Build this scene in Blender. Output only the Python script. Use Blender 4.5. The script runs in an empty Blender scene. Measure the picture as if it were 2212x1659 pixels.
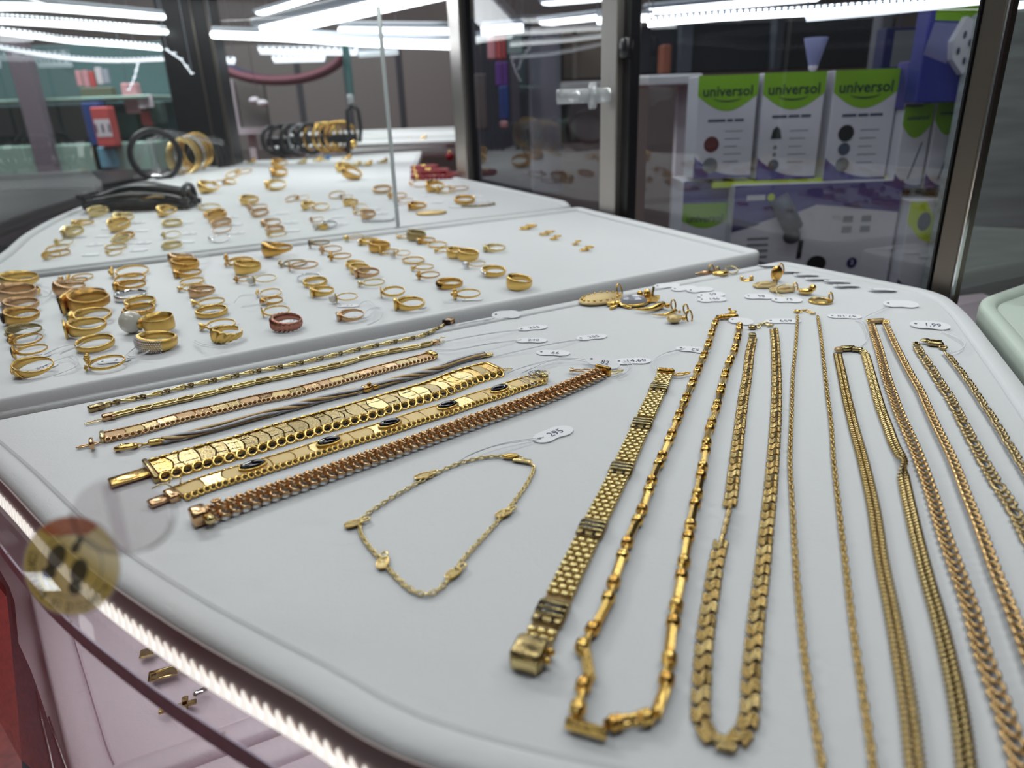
import bpy, bmesh, math, random
import numpy as np
from mathutils import Vector, Matrix
random.seed(7)
PI = math.pi
scene = bpy.context.scene
col = scene.collection

# ---------------------------------------------------------------- camera
F, CX, CY, CAMZ = 1533.0, 1106.0, 829.5, 0.14
DN = np.array([136., 3860., 1533.]); DN /= np.linalg.norm(DN)
FWv = np.array([0, 0, 1.]); YC = FWv - FWv.dot(DN) * DN; YC /= np.linalg.norm(YC)
XC = np.cross(DN, YC)
if XC[0] < 0: XC = -XC
CAM = np.array([0., 0., CAMZ])
def ray(px, py):
    r = np.array([(px - CX) / F, (py - CY) / F, 1.])
    return np.array([r @ XC, r @ YC, -(r @ DN)])
def P(px, py, z=0.0):            # a point of the photograph on the level z
    r = ray(px, py); return Vector(CAM + r * ((z - CAMZ) / r[2]))
def PY(px, py, Y):               # a point of the photograph at the depth Y
    r = ray(px, py); return Vector(CAM + r * (Y / r[1]))
def depth(v): 
    w = np.array([v[0], v[1], v[2] - CAMZ]); return w @ np.array([XC[2], YC[2], -DN[2]])
def pxm(px, py, w, z=0.0):       # metres covered by w pixels there
    return w * depth(P(px, py, z)) / F
cd = bpy.data.cameras.new('camera'); cam = bpy.data.objects.new('camera', cd); col.objects.link(cam)
right = Vector((XC[0], YC[0], -DN[0])); down = Vector((XC[1], YC[1], -DN[1])); fwd = Vector((XC[2], YC[2], -DN[2]))
m = Matrix.Identity(4)
for i in range(3):
    m[i][0] = right[i]; m[i][1] = -down[i]; m[i][2] = -fwd[i]
m.translation = Vector(CAM)
cam.matrix_world = m
cd.sensor_width = 36.0; cd.lens = 36.0 * F / 2212.0; cd.clip_start = 0.005; cd.clip_end = 50
cd.dof.use_dof = True; cd.dof.focus_distance = 0.37
FOCAL_M = cd.lens / 1000.0
cd.dof.aperture_fstop = FOCAL_M / 0.0025
scene.camera = cam

# ---------------------------------------------------------------- world, lights, exposure
scene.view_settings.view_transform = 'Standard'; scene.view_settings.look = 'None'
scene.view_settings.gamma = 1.0; scene.view_settings.use_curve_mapping = False
scene.view_settings.exposure = -0.28
scene.cycles.use_denoising = True
scene.cycles.max_bounces = 8; scene.cycles.transparent_max_bounces = 24
scene.cycles.caustics_reflective = False; scene.cycles.caustics_refractive = False
scene.cycles.sample_clamp_indirect = 4.0
w = bpy.data.worlds.new('room_air'); scene.world = w; w.use_nodes = True
w.node_tree.nodes['Background'].inputs[0].default_value = (1.0, 0.97, 0.98, 1)
w.node_tree.nodes['Background'].inputs[1].default_value = 0.05
def area(name, loc, sx, sy, energy, target=None, colr=(0.955, 1.0, 0.985)):
    L = bpy.data.lights.new(name, 'AREA'); L.shape = 'RECTANGLE'; L.size = sx; L.size_y = sy
    L.energy = energy; L.color = colr
    o = bpy.data.objects.new(name, L); col.objects.link(o); o.location = loc
    if target is not None:
        o.rotation_euler = (Vector(target) - Vector(loc)).to_track_quat('-Z', 'Y').to_euler()
    return o
# unseen ceiling tubes placed for even brightness (fittings of the first three further down)
area('unseen_ceiling_light', (0.35, 0.30, 1.64), 1.2, 0.16, 7.0, (0.35, 0.30, 0))
area('unseen_ceiling_light', (-0.9, 0.9, 1.64), 1.2, 0.16, 3.0, (-0.9, 0.9, 0))
area('unseen_ceiling_light', (-0.2, 2.4, 1.64), 1.2, 0.16, 3.0, (-0.2, 2.4, 0))
area('unseen_ceiling_light', (-0.9, -0.9, 1.64), 1.2, 0.16, 3.5, (-0.6, -0.3, 0))  # added behind the camera as front fill, without a fitting
area('unseen_ceiling_light', (-0.5, 3.5, 1.64), 1.2, 0.16, 18.0, (-0.5, 3.6, 0))  # this and the next two added to brighten the background
area('unseen_ceiling_light', (-1.7, 2.5, 1.64), 1.2, 0.16, 60.0, (-1.7, 2.7, 0))
area('unseen_ceiling_light', (1.1, 2.3, 1.64), 1.2, 0.16, 6.0, (1.1, 2.4, 0))
# upper front and back rail strips; partition and side lights added for the gradient
for (a, b, e) in [((-0.26, 0.31, 0.335), (0.02, 0.12, 0.335), 0.03), ((-0.55, 0.75, 0.335), (-0.3, 0.36, 0.335), 0.16),
                  ((-0.76, 1.5, 0.335), (-0.6, 0.85, 0.335), 0.22), ((0.33, 0.5, 0.31), (0.12, 0.95, 0.31), 0.55), ((-0.12, 0.86, 0.245), (-0.46, 0.655, 0.245), 0.14), ((0.31, 0.44, 0.30), (0.25, 0.24, 0.30), 0.22)]:
    a = Vector(a); b = Vector(b); mid = (a + b) / 2; d = (b - a)
    o = area('case_strip_light', mid, d.length, 0.012, e)  # also names the added partition and side lights
    x = d.normalized(); z = Vector((0, 0, 1)); y = z.cross(x)
    o.rotation_euler = Matrix((x, y, z)).transposed().to_euler()

# strip under the upper glass shelf lighting the lower trays
for (a, b, e) in [((-0.24, 0.31, -0.02), (-0.03, 0.15, -0.02), 0.10)]:
    a = Vector(a); b = Vector(b); mid = (a + b) / 2; d = (b - a)
    o = area('under_shelf_light', mid, d.length, 0.01, e)
    x = d.normalized(); z = Vector((0, 0, 1)); y = z.cross(x)
    o.rotation_euler = Matrix((x, y, z)).transposed().to_euler()

# ---------------------------------------------------------------- materials
MATS = {}
def srgb(c): return tuple(((v / 255) / 12.92 if v / 255 <= .04045 else (((v / 255) + .055) / 1.055) ** 2.4) for v in c)
def mat(name, rgb, rough=.5, metal=0., bump=0., bscale=300., spec=.5, emit=0., alpha=1., var=0., coat=0., lin=False, mapping=None):
    if name in MATS: return MATS[name]
    c = rgb if lin else srgb(rgb)
    M = bpy.data.materials.new(name); M.use_nodes = True; nt = M.node_tree; b = nt.nodes['Principled BSDF']
    b.inputs['Base Color'].default_value = (*c, 1); b.inputs['Roughness'].default_value = rough
    b.inputs['Metallic'].default_value = metal; b.inputs['Specular IOR Level'].default_value = spec
    b.inputs['Coat Weight'].default_value = coat
    if emit: b.inputs['Emission Color'].default_value = (*c, 1); b.inputs['Emission Strength'].default_value = emit
    if alpha < 1: b.inputs['Alpha'].default_value = alpha
    if bump or var:
        tc = nt.nodes.new('ShaderNodeTexCoord'); n = nt.nodes.new('ShaderNodeTexNoise')
        n.inputs['Scale'].default_value = bscale; n.inputs['Detail'].default_value = 5
        if mapping:
            mp = nt.nodes.new('ShaderNodeMapping'); mp.inputs['Scale'].default_value = mapping
            nt.links.new(tc.outputs['Object'], mp.inputs[0]); nt.links.new(mp.outputs[0], n.inputs['Vector'])
        else: nt.links.new(tc.outputs['Object'], n.inputs['Vector'])
        if bump:
            bp = nt.nodes.new('ShaderNodeBump'); bp.inputs['Strength'].default_value = bump; bp.inputs['Distance'].default_value = .0006
            nt.links.new(n.outputs['Fac'], bp.inputs['Height']); nt.links.new(bp.outputs[0], b.inputs['Normal'])
        if var:
            r = nt.nodes.new('ShaderNodeMix'); r.data_type = 'RGBA'
            r.inputs[6].default_value = (*[v * (1 - var) for v in c], 1); r.inputs[7].default_value = (*[min(1, v * (1 + var)) for v in c], 1)
            nt.links.new(n.outputs['Fac'], r.inputs[0]); nt.links.new(r.outputs[2], b.inputs['Base Color'])
    MATS[name] = M; return M
GOLD = mat('yellow_gold', (.84, .56, .17), .15, 1., .25, 900., lin=True)
GOLDD = mat('deep_gold', (.72, .42, .11), .18, 1., .25, 900., lin=True)
GOLDP = mat('pale_gold', (.80, .64, .30), .20, 1., .25, 900., lin=True)
GOLDO = mat('olive_gold', (.40, .305, .14), .24, 1., .3, 900., lin=True)
GOLDT = mat('frosted_gold', (.86, .66, .34), .36, 1., .8, 4000., lin=True)
ROSE = mat('rose_gold', (.70, .45, .24), .18, 1., .25, 900., lin=True)
ROSET = mat('frosted_rose_gold', (.76, .52, .31), .36, 1., .8, 4000., lin=True)
COPPER = mat('copper_gold', (.50, .22, .16), .22, 1., .2, 900., lin=True)
SILVER = mat('silver', (.80, .80, .82), .15, 1., lin=True)
STEELG = mat('grey_silver', (.45, .45, .49), .28, 1., .6, 3000., lin=True)
BRONZE = mat('bronze_strand', (.50, .35, .18), .3, 1., .6, 3000., lin=True)
ONYX = mat('black_onyx', (6, 7, 16), .05, coat=.5)
BROWNST = mat('brown_stone', (48, 26, 18), .08)
RUBY = mat('ruby_stone', (120, 14, 50), .08)
EMERALD = mat('green_stone', (12, 92, 62), .08)
AQUA = mat('pale_green_stone', (128, 190, 164), .1)
AMETH = mat('purple_stone', (60, 32, 88), .08)
CORAL = mat('coral_stone', (190, 62, 40), .2)
BLUEST = mat('blue_stone', (40, 130, 190), .1)
CRYST = mat('white_crystal', (235, 236, 246), .03, .55)
PEARL = mat('pearl', (226, 220, 208), .16, coat=.6)
# white leatherette with fine creases, longer across the panel
def leather(name, rgb, rough=.52):
    if name in MATS: return MATS[name]
    M = mat(name, rgb, rough, spec=.4); nt = M.node_tree; b = nt.nodes['Principled BSDF']
    tc = nt.nodes.new('ShaderNodeTexCoord')
    def nz(sc, map_scale, det):
        mp = nt.nodes.new('ShaderNodeMapping'); mp.inputs['Scale'].default_value = map_scale; mp.inputs['Rotation'].default_value = (0, 0, .5)
        n = nt.nodes.new('ShaderNodeTexNoise'); n.inputs['Scale'].default_value = sc; n.inputs['Detail'].default_value = det
        n.inputs['Distortion'].default_value = 1.2
        nt.links.new(tc.outputs['Object'], mp.inputs[0]); nt.links.new(mp.outputs[0], n.inputs['Vector']); return n
    fine = nz(700, (1, 1, 1), 4); crease = nz(38, (1, 2.2, 1), 6)
    rp = nt.nodes.new('ShaderNodeValToRGB'); rp.color_ramp.elements[0].position = .485; rp.color_ramp.elements[1].position = .5
    e = rp.color_ramp.elements.new(.515); e.color = (0, 0, 0, 1)
    rp.color_ramp.elements[0].color = (0, 0, 0, 1); rp.color_ramp.elements[1].color = (1, 1, 1, 1)
    nt.links.new(crease.outputs['Fac'], rp.inputs[0])
    mx = nt.nodes.new('ShaderNodeMath'); mx.operation = 'MULTIPLY_ADD'; mx.inputs[1].default_value = -.55
    nt.links.new(rp.outputs[0], mx.inputs[0]); nt.links.new(fine.outputs['Fac'], mx.inputs[2])
    bp = nt.nodes.new('ShaderNodeBump'); bp.inputs['Strength'].default_value = .35; bp.inputs['Distance'].default_value = .0003
    nt.links.new(mx.outputs[0], bp.inputs['Height']); nt.links.new(bp.outputs[0], b.inputs['Normal'])
    return M
WHITEL = leather('white_leatherette', (226, 227, 229))
GREENL = leather('pale_green_leatherette', (205, 218, 206))
FLOORTINTL = leather('floor_tinted_leatherette', (222, 204, 214))  # red floor's reflection put into the colour as a lilac tint
SIDESHADE = mat('side_shade_brown', (168, 154, 152), .6)  # shade on the white tray side put into this colour
ANTG = mat('antique_gold', (.60, .45, .20), .2, 1., lin=True)
REDG = mat('reddish_gold', (.64, .42, .19), .2, 1., lin=True)
BRG = mat('brown_gold', (.56, .39, .15), .2, 1., lin=True)
PAPER = mat('tag_paper', (246, 246, 250), .55)
INK = mat('blue_ink', (42, 48, 92), .6)
THREAD = mat('white_thread', (238, 239, 242), .6)
STEEL = mat('brushed_steel', (.52, .49, .46), .32, 1., .3, 60., lin=True, mapping=(1, 1, 30))
DSTEEL = mat('dark_bronze_metal', (.20, .175, .15), .38, 1., .2, 60., lin=True)
BLACKM = mat('black_metal', (24, 24, 28), .4, .3)
RUBBER = mat('black_rubber', (18, 18, 22), .35)
LEATHB = mat('black_cord_leather', (14, 14, 18), .3)
REDB = mat('red_bead', (150, 14, 30), .22)
LED = mat('led_light', (.93, .98, 1.0), emit=5., lin=True)
LEDW = mat('led_warm_light', (1.0, .97, .90), emit=1.15, lin=True)
LEDS = mat('led_soft_light', (.86, .93, 1.0), emit=1.6, lin=True)
TUBE = mat('fluorescent_tube', (.93, .97, 1.0), emit=5., lin=True)
LAMPH = mat('lamp_housing', (176, 184, 196), .5)
def glassmat(name, tint=(1, 1, 1), f0=.045, rough=.0, haze=0.):
    M = bpy.data.materials.new(name); M.use_nodes = True; nt = M.node_tree; nt.nodes.clear()
    out = nt.nodes.new('ShaderNodeOutputMaterial'); tr = nt.nodes.new('ShaderNodeBsdfTransparent'); gl = nt.nodes.new('ShaderNodeBsdfGlossy')
    tr.inputs[0].default_value = (*tint, 1); gl.inputs['Roughness'].default_value = rough
    ge = nt.nodes.new('ShaderNodeNewGeometry'); dp = nt.nodes.new('ShaderNodeVectorMath'); dp.operation = 'DOT_PRODUCT'
    nt.links.new(ge.outputs['Incoming'], dp.inputs[0]); nt.links.new(ge.outputs['Normal'], dp.inputs[1])
    def mth(op, a, b=None):
        n = nt.nodes.new('ShaderNodeMath'); n.operation = op
        for i, v in enumerate((a, b)):
            if v is None: continue
            if isinstance(v, (int, float)): n.inputs[i].default_value = v
            else: nt.links.new(v, n.inputs[i])
        return n.outputs[0]
    c = mth('ABSOLUTE', dp.outputs['Value']); k = mth('POWER', mth('SUBTRACT', 1.0, c), 5.0)
    f = mth('ADD', mth('MULTIPLY', k, 1 - f0), f0)
    mx = nt.nodes.new('ShaderNodeMixShader'); nt.links.new(f, mx.inputs[0]); nt.links.new(tr.outputs[0], mx.inputs[1]); nt.links.new(gl.outputs[0], mx.inputs[2])
    last = mx.outputs[0]
    if haze:
        di = nt.nodes.new('ShaderNodeBsdfDiffuse'); di.inputs[0].default_value = (.8, .82, .84, 1)
        m2 = nt.nodes.new('ShaderNodeMixShader'); m2.inputs[0].default_value = haze
        nt.links.new(last, m2.inputs[1]); nt.links.new(di.outputs[0], m2.inputs[2]); last = m2.outputs[0]
    nt.links.new(last, out.inputs[0]); MATS[name] = M; return M
GLASS = glassmat('clear_glass', (1, 1, 1), .02)
GLASSD = glassmat('door_glass', (.84, .86, .90), .085)
GLASSP = glassmat('partition_glass', (.95, .97, .96), .035, haze=.045)  # haze stands in for the veil of reflections on the pane
GLASSM = glassmat('mirror_glass', (.92, .95, .95), .14, .05)
PLASTIC = glassmat('clear_plastic', (.95, .94, .95), .06, .1, haze=.07)
PLASTR = glassmat('plastic_rim', (.95, .93, .94), .10, .15, haze=.42)
ACRYL = glassmat('frosted_acrylic', (.93, .95, .97), .20, .12, haze=.35)
GEDGE = mat('mauve_glass_edge', (205, 190, 212), .5, var=.3, bscale=160.)

# ---------------------------------------------------------------- mesh helpers
class MB:
    def __init__(s): s.v = []; s.f = []
    def add(s, vf, M=None):
        v, f = vf; o = len(s.v)
        if M is not None: v = [M @ Vector(p) for p in v]
        s.v += [tuple(p) for p in v]; s.f += [tuple(i + o for i in q) for q in f]; return s
    def mesh(s, name, m, smooth=True):
        me = bpy.data.meshes.new(name); me.from_pydata(s.v, [], s.f); me.materials.append(m)
        if smooth: me.polygons.foreach_set('use_smooth', [True] * len(me.polygons))
        me.update(); return me
def link(name, me, parent=None, M=None):
    o = bpy.data.objects.new(name, me); col.objects.link(o)
    if parent is not None: o.parent = parent
    if M is not None: o.matrix_basis = M
    return o
def build(name, vf, m, parent=None, M=None, smooth=True):
    b = MB()
    for x in (vf if isinstance(vf, list) else [vf]): b.add(x)
    return link(name, b.mesh(name, m, smooth), parent, M)
def tag(o, label=None, cat=None, group=None, kind=None):
    if label: o['label'] = label
    if cat: o['category'] = cat
    if group: o['group'] = group
    if kind: o['kind'] = kind
    return o
def empty(name, loc, label=None, cat=None, group=None, rot=(0, 0, 0)):
    o = bpy.data.objects.new(name, None); col.objects.link(o); o.location = loc; o.rotation_euler = rot
    o.empty_display_size = .005
    return tag(o, label, cat, group)
def box(cx, cy, cz, sx, sy, sz, b=0.):
    x, y, z = sx / 2, sy / 2, sz / 2
    if b <= 0:
        v = [(cx + i * x, cy + j * y, cz + k * z) for k in (-1, 1) for j in (-1, 1) for i in (-1, 1)]
        return v, [(0, 2, 3, 1), (4, 5, 7, 6), (0, 1, 5, 4), (2, 6, 7, 3), (0, 4, 6, 2), (1, 3, 7, 5)]
    v = []; R = [(1, 1), (-1, 1), (-1, -1), (1, -1)]
    def ring(ix, iy, zz):
        pts = []
        for (sx_, sy_) in R:
            pts += ([(sx_ * x, sy_ * (y - iy)), (sx_ * (x - ix), sy_ * y)] if sx_ * sy_ > 0 else [(sx_ * (x - ix), sy_ * y), (sx_ * x, sy_ * (y - iy))])
        return [(cx + p, cy + q, cz + zz) for p, q in pts]
    def inner(zz):
        return [(cx + p * (x - b) / x, cy + q * (y - b) / y, cz + zz) for p, q in [((a[0] - cx), (a[1] - cy)) for a in ring(b, b, 0)]]
    rings = [inner(-z), ring(b, b, -z + b), ring(b, b, z - b), inner(z)]
    f = []
    for r in rings: v += r
    for k in range(3):
        for i in range(8): f.append((k * 8 + i, k * 8 + (i + 1) % 8, (k + 1) * 8 + (i + 1) % 8, (k + 1) * 8 + i))
    f += [tuple(reversed(range(8))), tuple(range(24, 32))]
    return v, f
def lathe(prof, seg=16):
    v = []; f = []
    for r, z in prof:
        for i in range(seg):
            a = 2 * PI * i / seg; v.append((r * math.cos(a), r * math.sin(a), z))
    for k in range(len(prof) - 1):
        for i in range(seg):
            j = (i + 1) % seg; f.append((k * seg + i, k * seg + j, (k + 1) * seg + j, (k + 1) * seg + i))
    f += [tuple(reversed(range(seg))), tuple(range((len(prof) - 1) * seg, len(prof) * seg))]
    return v, f
def sph(c, r, seg=12, rings=8, sc=(1, 1, 1)):
    n = rings; pr = [(max(1e-6, r * math.sin(PI * k / n)), -r * math.cos(PI * k / n)) for k in range(n + 1)]
    v, f = lathe(pr, seg); return [(c[0] + p[0] * sc[0], c[1] + p[1] * sc[1], c[2] + p[2] * sc[2]) for p in v], f
def tube(pts, r, seg=6, closed=False, ry=None, up=None, twist=0.):
    pts = [Vector(p) for p in pts]; n = len(pts); v = []; f = []; nrm = None; ry = r if ry is None else ry
    for i, p in enumerate(pts):
        t = (pts[(i + 1) % n] - pts[i - 1]) if (closed or 0 < i < n - 1) else (pts[1] - pts[0] if i == 0 else pts[-1] - pts[-2])
        t.normalize()
        if up is not None: u = Vector(up)
        else:
            if nrm is None: nrm = Vector((0, 0, 1)) if abs(t.z) < .9 else Vector((1, 0, 0))
            u = nrm
        u = (u - t * u.dot(t)).normalized(); nrm = u; s = t.cross(u)
        ang = twist * i
        rr = r[i] if isinstance(r, (list, tuple)) else r; rb = ry[i] if isinstance(ry, (list, tuple)) else ry
        for k in range(seg):
            a = 2 * PI * k / seg; x = math.cos(a) * rr; y = math.sin(a) * rb
            x, y = x * math.cos(ang) - y * math.sin(ang), x * math.sin(ang) + y * math.cos(ang)
            v.append(tuple(p + s * x + u * y))
    m_ = n if closed else n - 1
    for i in range(m_):
        for k in range(seg):
            a, b = i * seg + k, i * seg + (k + 1) % seg; c, d = ((i + 1) % n) * seg + (k + 1) % seg, ((i + 1) % n) * seg + k
            f.append((a, b, c, d))
    if not closed: f += [tuple(reversed(range(seg))), tuple(range((n - 1) * seg, n * seg))]
    return v, f
def oval(L, W, r, n=12, seg=6, sq=.0, ry=None, twist=0.):  # closed link in the XY plane, long along X; twist lifts it like a curb link
    pts = []
    for i in range(n):
        a = 2 * PI * i / n; c, s = math.cos(a), math.sin(a)
        if sq: c = math.copysign(abs(c) ** (1 - sq), c); s = math.copysign(abs(s) ** (1 - sq), s)
        pts.append(((L / 2 - r) * c, (W / 2 - r) * s, twist * math.sin(2 * a)))
    return tube(pts, r, seg, True, ry)
def extr(poly, z0, z1):
    n = len(poly); v = [(p[0], p[1], z0) for p in poly] + [(p[0], p[1], z1) for p in poly]
    f = [tuple(reversed(range(n))), tuple(range(n, 2 * n))] + [(i, (i + 1) % n, n + (i + 1) % n, n + i) for i in range(n)]
    return v, f
def ell(cx, cy, rx, ry, n=24): return [(cx + rx * math.cos(2 * PI * i / n), cy + ry * math.sin(2 * PI * i / n)) for i in range(n)]
def smoothpath(pts, step, closed=False):
    pts = [Vector(p) for p in pts]; n = len(pts); out = []
    rng = range(n) if closed else range(n - 1)
    for i in rng:
        p1, p2 = pts[i], pts[(i + 1) % n]
        p0 = pts[i - 1] if (closed or i > 0) else p1 * 2 - p2
        p3 = pts[(i + 2) % n] if (closed or i < n - 2) else p2 * 2 - p1
        for k in range(16):
            t = k / 16; t2 = t * t; t3 = t2 * t
            out.append(.5 * ((2 * p1) + (p2 - p0) * t + (2 * p0 - 5 * p1 + 4 * p2 - p3) * t2 + (3 * p1 - p0 - 3 * p2 + p3) * t3))
    out.append(pts[0] if closed else pts[-1])
    cum = [0.]
    for a, b in zip(out, out[1:]): cum.append(cum[-1] + (b - a).length)
    tot = cum[-1]; cnt = max(1, round(tot / step)); res = []; j = 0
    for i in range(cnt + 1):
        s = tot * i / cnt
        while j < len(cum) - 2 and cum[j + 1] < s: j += 1
        d = cum[j + 1] - cum[j]; t = 0 if d < 1e-12 else (s - cum[j]) / d
        res.append(out[j].lerp(out[j + 1], t))
    return res, tot / cnt
def frame(p, t, up=Vector((0, 0, 1)), roll=0.):
    t = t.normalized(); y = up.cross(t).normalized(); z = t.cross(y)
    M = Matrix((t, y, z)).transposed().to_4x4()
    if roll: M = M @ Matrix.Rotation(roll, 4, 'X')
    M.translation = p; return M
def px_path(pts, z=0.): return [P(x, y, z) for x, y in pts]
_tx = {}
def text_vf(s, size, align='CENTER', bold=0.):
    k = (s, align, bold)
    if k not in _tx:
        cu = bpy.data.curves.new('t', 'FONT'); cu.body = s; cu.size = 1; cu.align_x = align; cu.align_y = 'CENTER'; cu.resolution_u = 2; cu.offset = bold
        o = bpy.data.objects.new('t', cu); col.objects.link(o); bpy.context.view_layer.update()
        me = bpy.data.meshes.new_from_object(o.evaluated_get(bpy.context.evaluated_depsgraph_get()))
        _tx[k] = ([tuple(v.co) for v in me.vertices], [tuple(p.vertices) for p in me.polygons])
        bpy.data.objects.remove(o); bpy.data.curves.remove(cu); bpy.data.meshes.remove(me)
    v, f = _tx[k]; return [(x * size, y * size, 0.) for x, y, z in v], f
ORD = ['zero', 'first', 'second', 'third', 'fourth', 'fifth', 'sixth', 'seventh', 'eighth', 'ninth', 'tenth', 'eleventh', 'twelfth']
# ---------------------------------------------------------------- plan of the case
def chaikin(p, n=2, closed=True):
    p = [Vector((a[0], a[1])) for a in p]
    for _ in range(n):
        q = []
        for i in range(len(p) if closed else len(p) - 1):
            a, b = p[i], p[(i + 1) % len(p)]; q += [a.lerp(b, .25), a.lerp(b, .75)]
        p = ([p[0]] + q + [p[-1]]) if not closed else q
    return p
def roundpoly(pts, rad):                       # pts: (x, y, r or None) -> polygon with rounded corners
    out = []; n = len(pts)
    for i in range(n):
        a, b, c = Vector(pts[i - 1][:2]), Vector(pts[i][:2]), Vector(pts[(i + 1) % n][:2])
        r = pts[i][2] if len(pts[i]) > 2 else rad
        d1 = (a - b); d2 = (c - b); k1 = min(r, d1.length * .45); k2 = min(r, d2.length * .45)
        s, e = b + d1.normalized() * k1, b + d2.normalized() * k2
        for t in (0, .17, .33, .5, .67, .83, 1): out.append(s * (1 - t) ** 2 + b * 2 * t * (1 - t) + e * t * t)
    return out
def dedupe(p):
    q = []
    for a in p:
        if not q or (a - q[-1]).length > 1e-5: q.append(a)
    if (q[0] - q[-1]).length < 1e-5: q.pop()
    return q
def ccw(p):
    A = sum(p[i - 1][0] * p[i][1] - p[i][0] * p[i - 1][1] for i in range(len(p)))
    return p if A > 0 else p[::-1]
def inset(p, d, closed=True):                  # positive: inwards for a counter-clockwise outline
    n = len(p); out = []
    for i in range(n):
        a, b, c = p[i - 1], p[i], p[(i + 1) % n]
        if not closed and i == 0: a = b * 2 - c
        if not closed and i == n - 1: c = b * 2 - a
        t1 = (b - a).normalized(); t2 = (c - b).normalized()
        n1 = Vector((-t1.y, t1.x)); n2 = Vector((-t2.y, t2.x)); k = (n1 + n2)
        if k.length < 1e-6: k = n1
        k.normalize(); out.append(b + k * (d / max(.6, k.dot(n1))))
    return out
def tess(v):                                    # ear-clipped triangles of an outline, facing up
    from mathutils.geometry import tessellate_polygon
    return [t if (Vector(v[t[1]]) - Vector(v[t[0]])).cross(Vector(v[t[2]]) - Vector(v[t[0]])).z > 0 else t[::-1] for t in tessellate_polygon([[Vector(a) for a in v]])]
def shell(p, prof, cap=False, z0=0.):           # prof: (inset, z) rings
    n = len(p); v = []; f = []
    for d, z in prof: v += [(q.x, q.y, z + z0) for q in inset(p, d)]
    for k in range(len(prof) - 1):
        for i in range(n):
            j = (i + 1) % n; f.append((k * n + i, k * n + j, (k + 1) * n + j, (k + 1) * n + i))
    if cap:
        o = (len(prof) - 1) * n; f += [tuple(o + i for i in t) for t in tess(v[o:])]
    return v, f
def flat(p, z): return [(q.x, q.y, z) for q in p], tess([(q.x, q.y, z) for q in p])

FRONT = [(.135, .09), (.05, .098), (-.0207, .1185), (-.0600, .1425), (-.1050, .1720), (-.1560, .2110), (-.2176, .2671), (-.284, .3253)]
FRONT2 = [(-.29, .332), (-.37, .42), (-.45, .54), (-.507, .645)]
FRONT3 = [(-.512, .655), (-.5591, .7861), (-.6207, .9297), (-.6751, 1.1009), (-.7222, 1.3033), (-.80, 1.64), (-.885, 2.06), (-.905, 2.16)]
curve_all = [Vector((p.x, p.y)) for p in smoothpath([(a, b, 0) for a, b in FRONT[:-1] + [(-.287, .329)] + FRONT2[1:-1] + [(-.51, .65)] + FRONT3[1:]], .01)[0]]
def smooth2(pts, step=.012): return [Vector((p.x, p.y)) for p in smoothpath([(a, b, 0) for a, b in pts], step)[0]]

def tray(name, outline, label, leath=WHITEL, z=0., rim=.0105, hi=.003, thick=.0115):
    p = ccw(dedupe(outline))
    r = empty(name, (0, 0, z - thick), label, 'tray', 'white display trays in the glass case')
    T = thick
    build('rim', [shell(p, [(.0005, 0), (0, .001), (0, T - .001), (.0007, T + hi - .0012), (.0022, T + hi), (rim - .002, T + hi * .8), (rim - .0006, T + hi * .3), (rim, T - .0012)])], leath, r)
    build('pad', [shell(p, [(rim + .0001, T - .0012), (rim + .0005, T - .0004), (rim + .0014, T)], True)], leath, r, smooth=False)
    build('base', [flat(p[::-1], .0)], leath, r, smooth=False)
    return r
t_front = tray('display_tray', smooth2(FRONT)[2:-1] + [q for q in roundpoly([(-.2855, .3265, .003), (.2449, .6257, .012), (.3169, .5003, .022), (.3031, .4475, .03), (.257, .328, .01), (.19, .16, .01), (.135, .09, .01)], .01)[5:-4]],
               'white leatherette tray with bracelets and necklaces, at the front of the case', hi=.0013)
t_mid = tray('display_tray', smooth2(FRONT2)[2:-2] + [q for q in roundpoly([(-.507, .645, .003), (.1015, .9935, .012), (.2385, .6555, .012), (-.29, .332, .003)], .01)[5:-4]],
             'white leatherette tray holding columns of gold rings, behind the bracelet tray', hi=.004)
t_far = tray('display_tray', smooth2(FRONT3)[2:-2] + [q for q in roundpoly([(-.905, 2.16, .003), (-.262, 2.38, .01), (-.205, 1.72, .01), (-.097, 1.485, .01), (.0885, 1.0585, .012), (.092, 1.002, .012), (-.512, .655, .003)], .01)[5:-4]],
             'large white tray with small rings and pendants beyond the tray of ring columns', hi=.004)
t_green = tray('display_tray', roundpoly([(.3224, .4739, .02), (.3844, .5142, .01), (.62, .667, .01), (.62, .25, .01), (.225, .228, .01)], .01),
               'pale green empty tray beyond the bevel of the necklace tray', GREENL)
t_green['label'] = 'pale green empty tray beside the cut corner of the necklace tray'
# raised tray at the far end of the case, leaning back
raised = empty('display_tray', (-.45, 2.50, .02), 'speckled white tray leaning back at the far end of the case', 'tray', 'white display trays in the glass case', (math.radians(5), 0, math.radians(4)))
build('pad', [box(.02, .16, 0, .66, .30, .012, .003)], WHITEL, raised)
build('rim', [box(.02, .002, .002, .68, .012, .014, .003), box(.02, .318, .002, .68, .012, .014, .003)], WHITEL, raised)
build('foot', [box(.02, .03, -.026, .6, .02, .04), box(.02, .29, -.014, .6, .02, .06)], WHITEL, raised)

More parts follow.
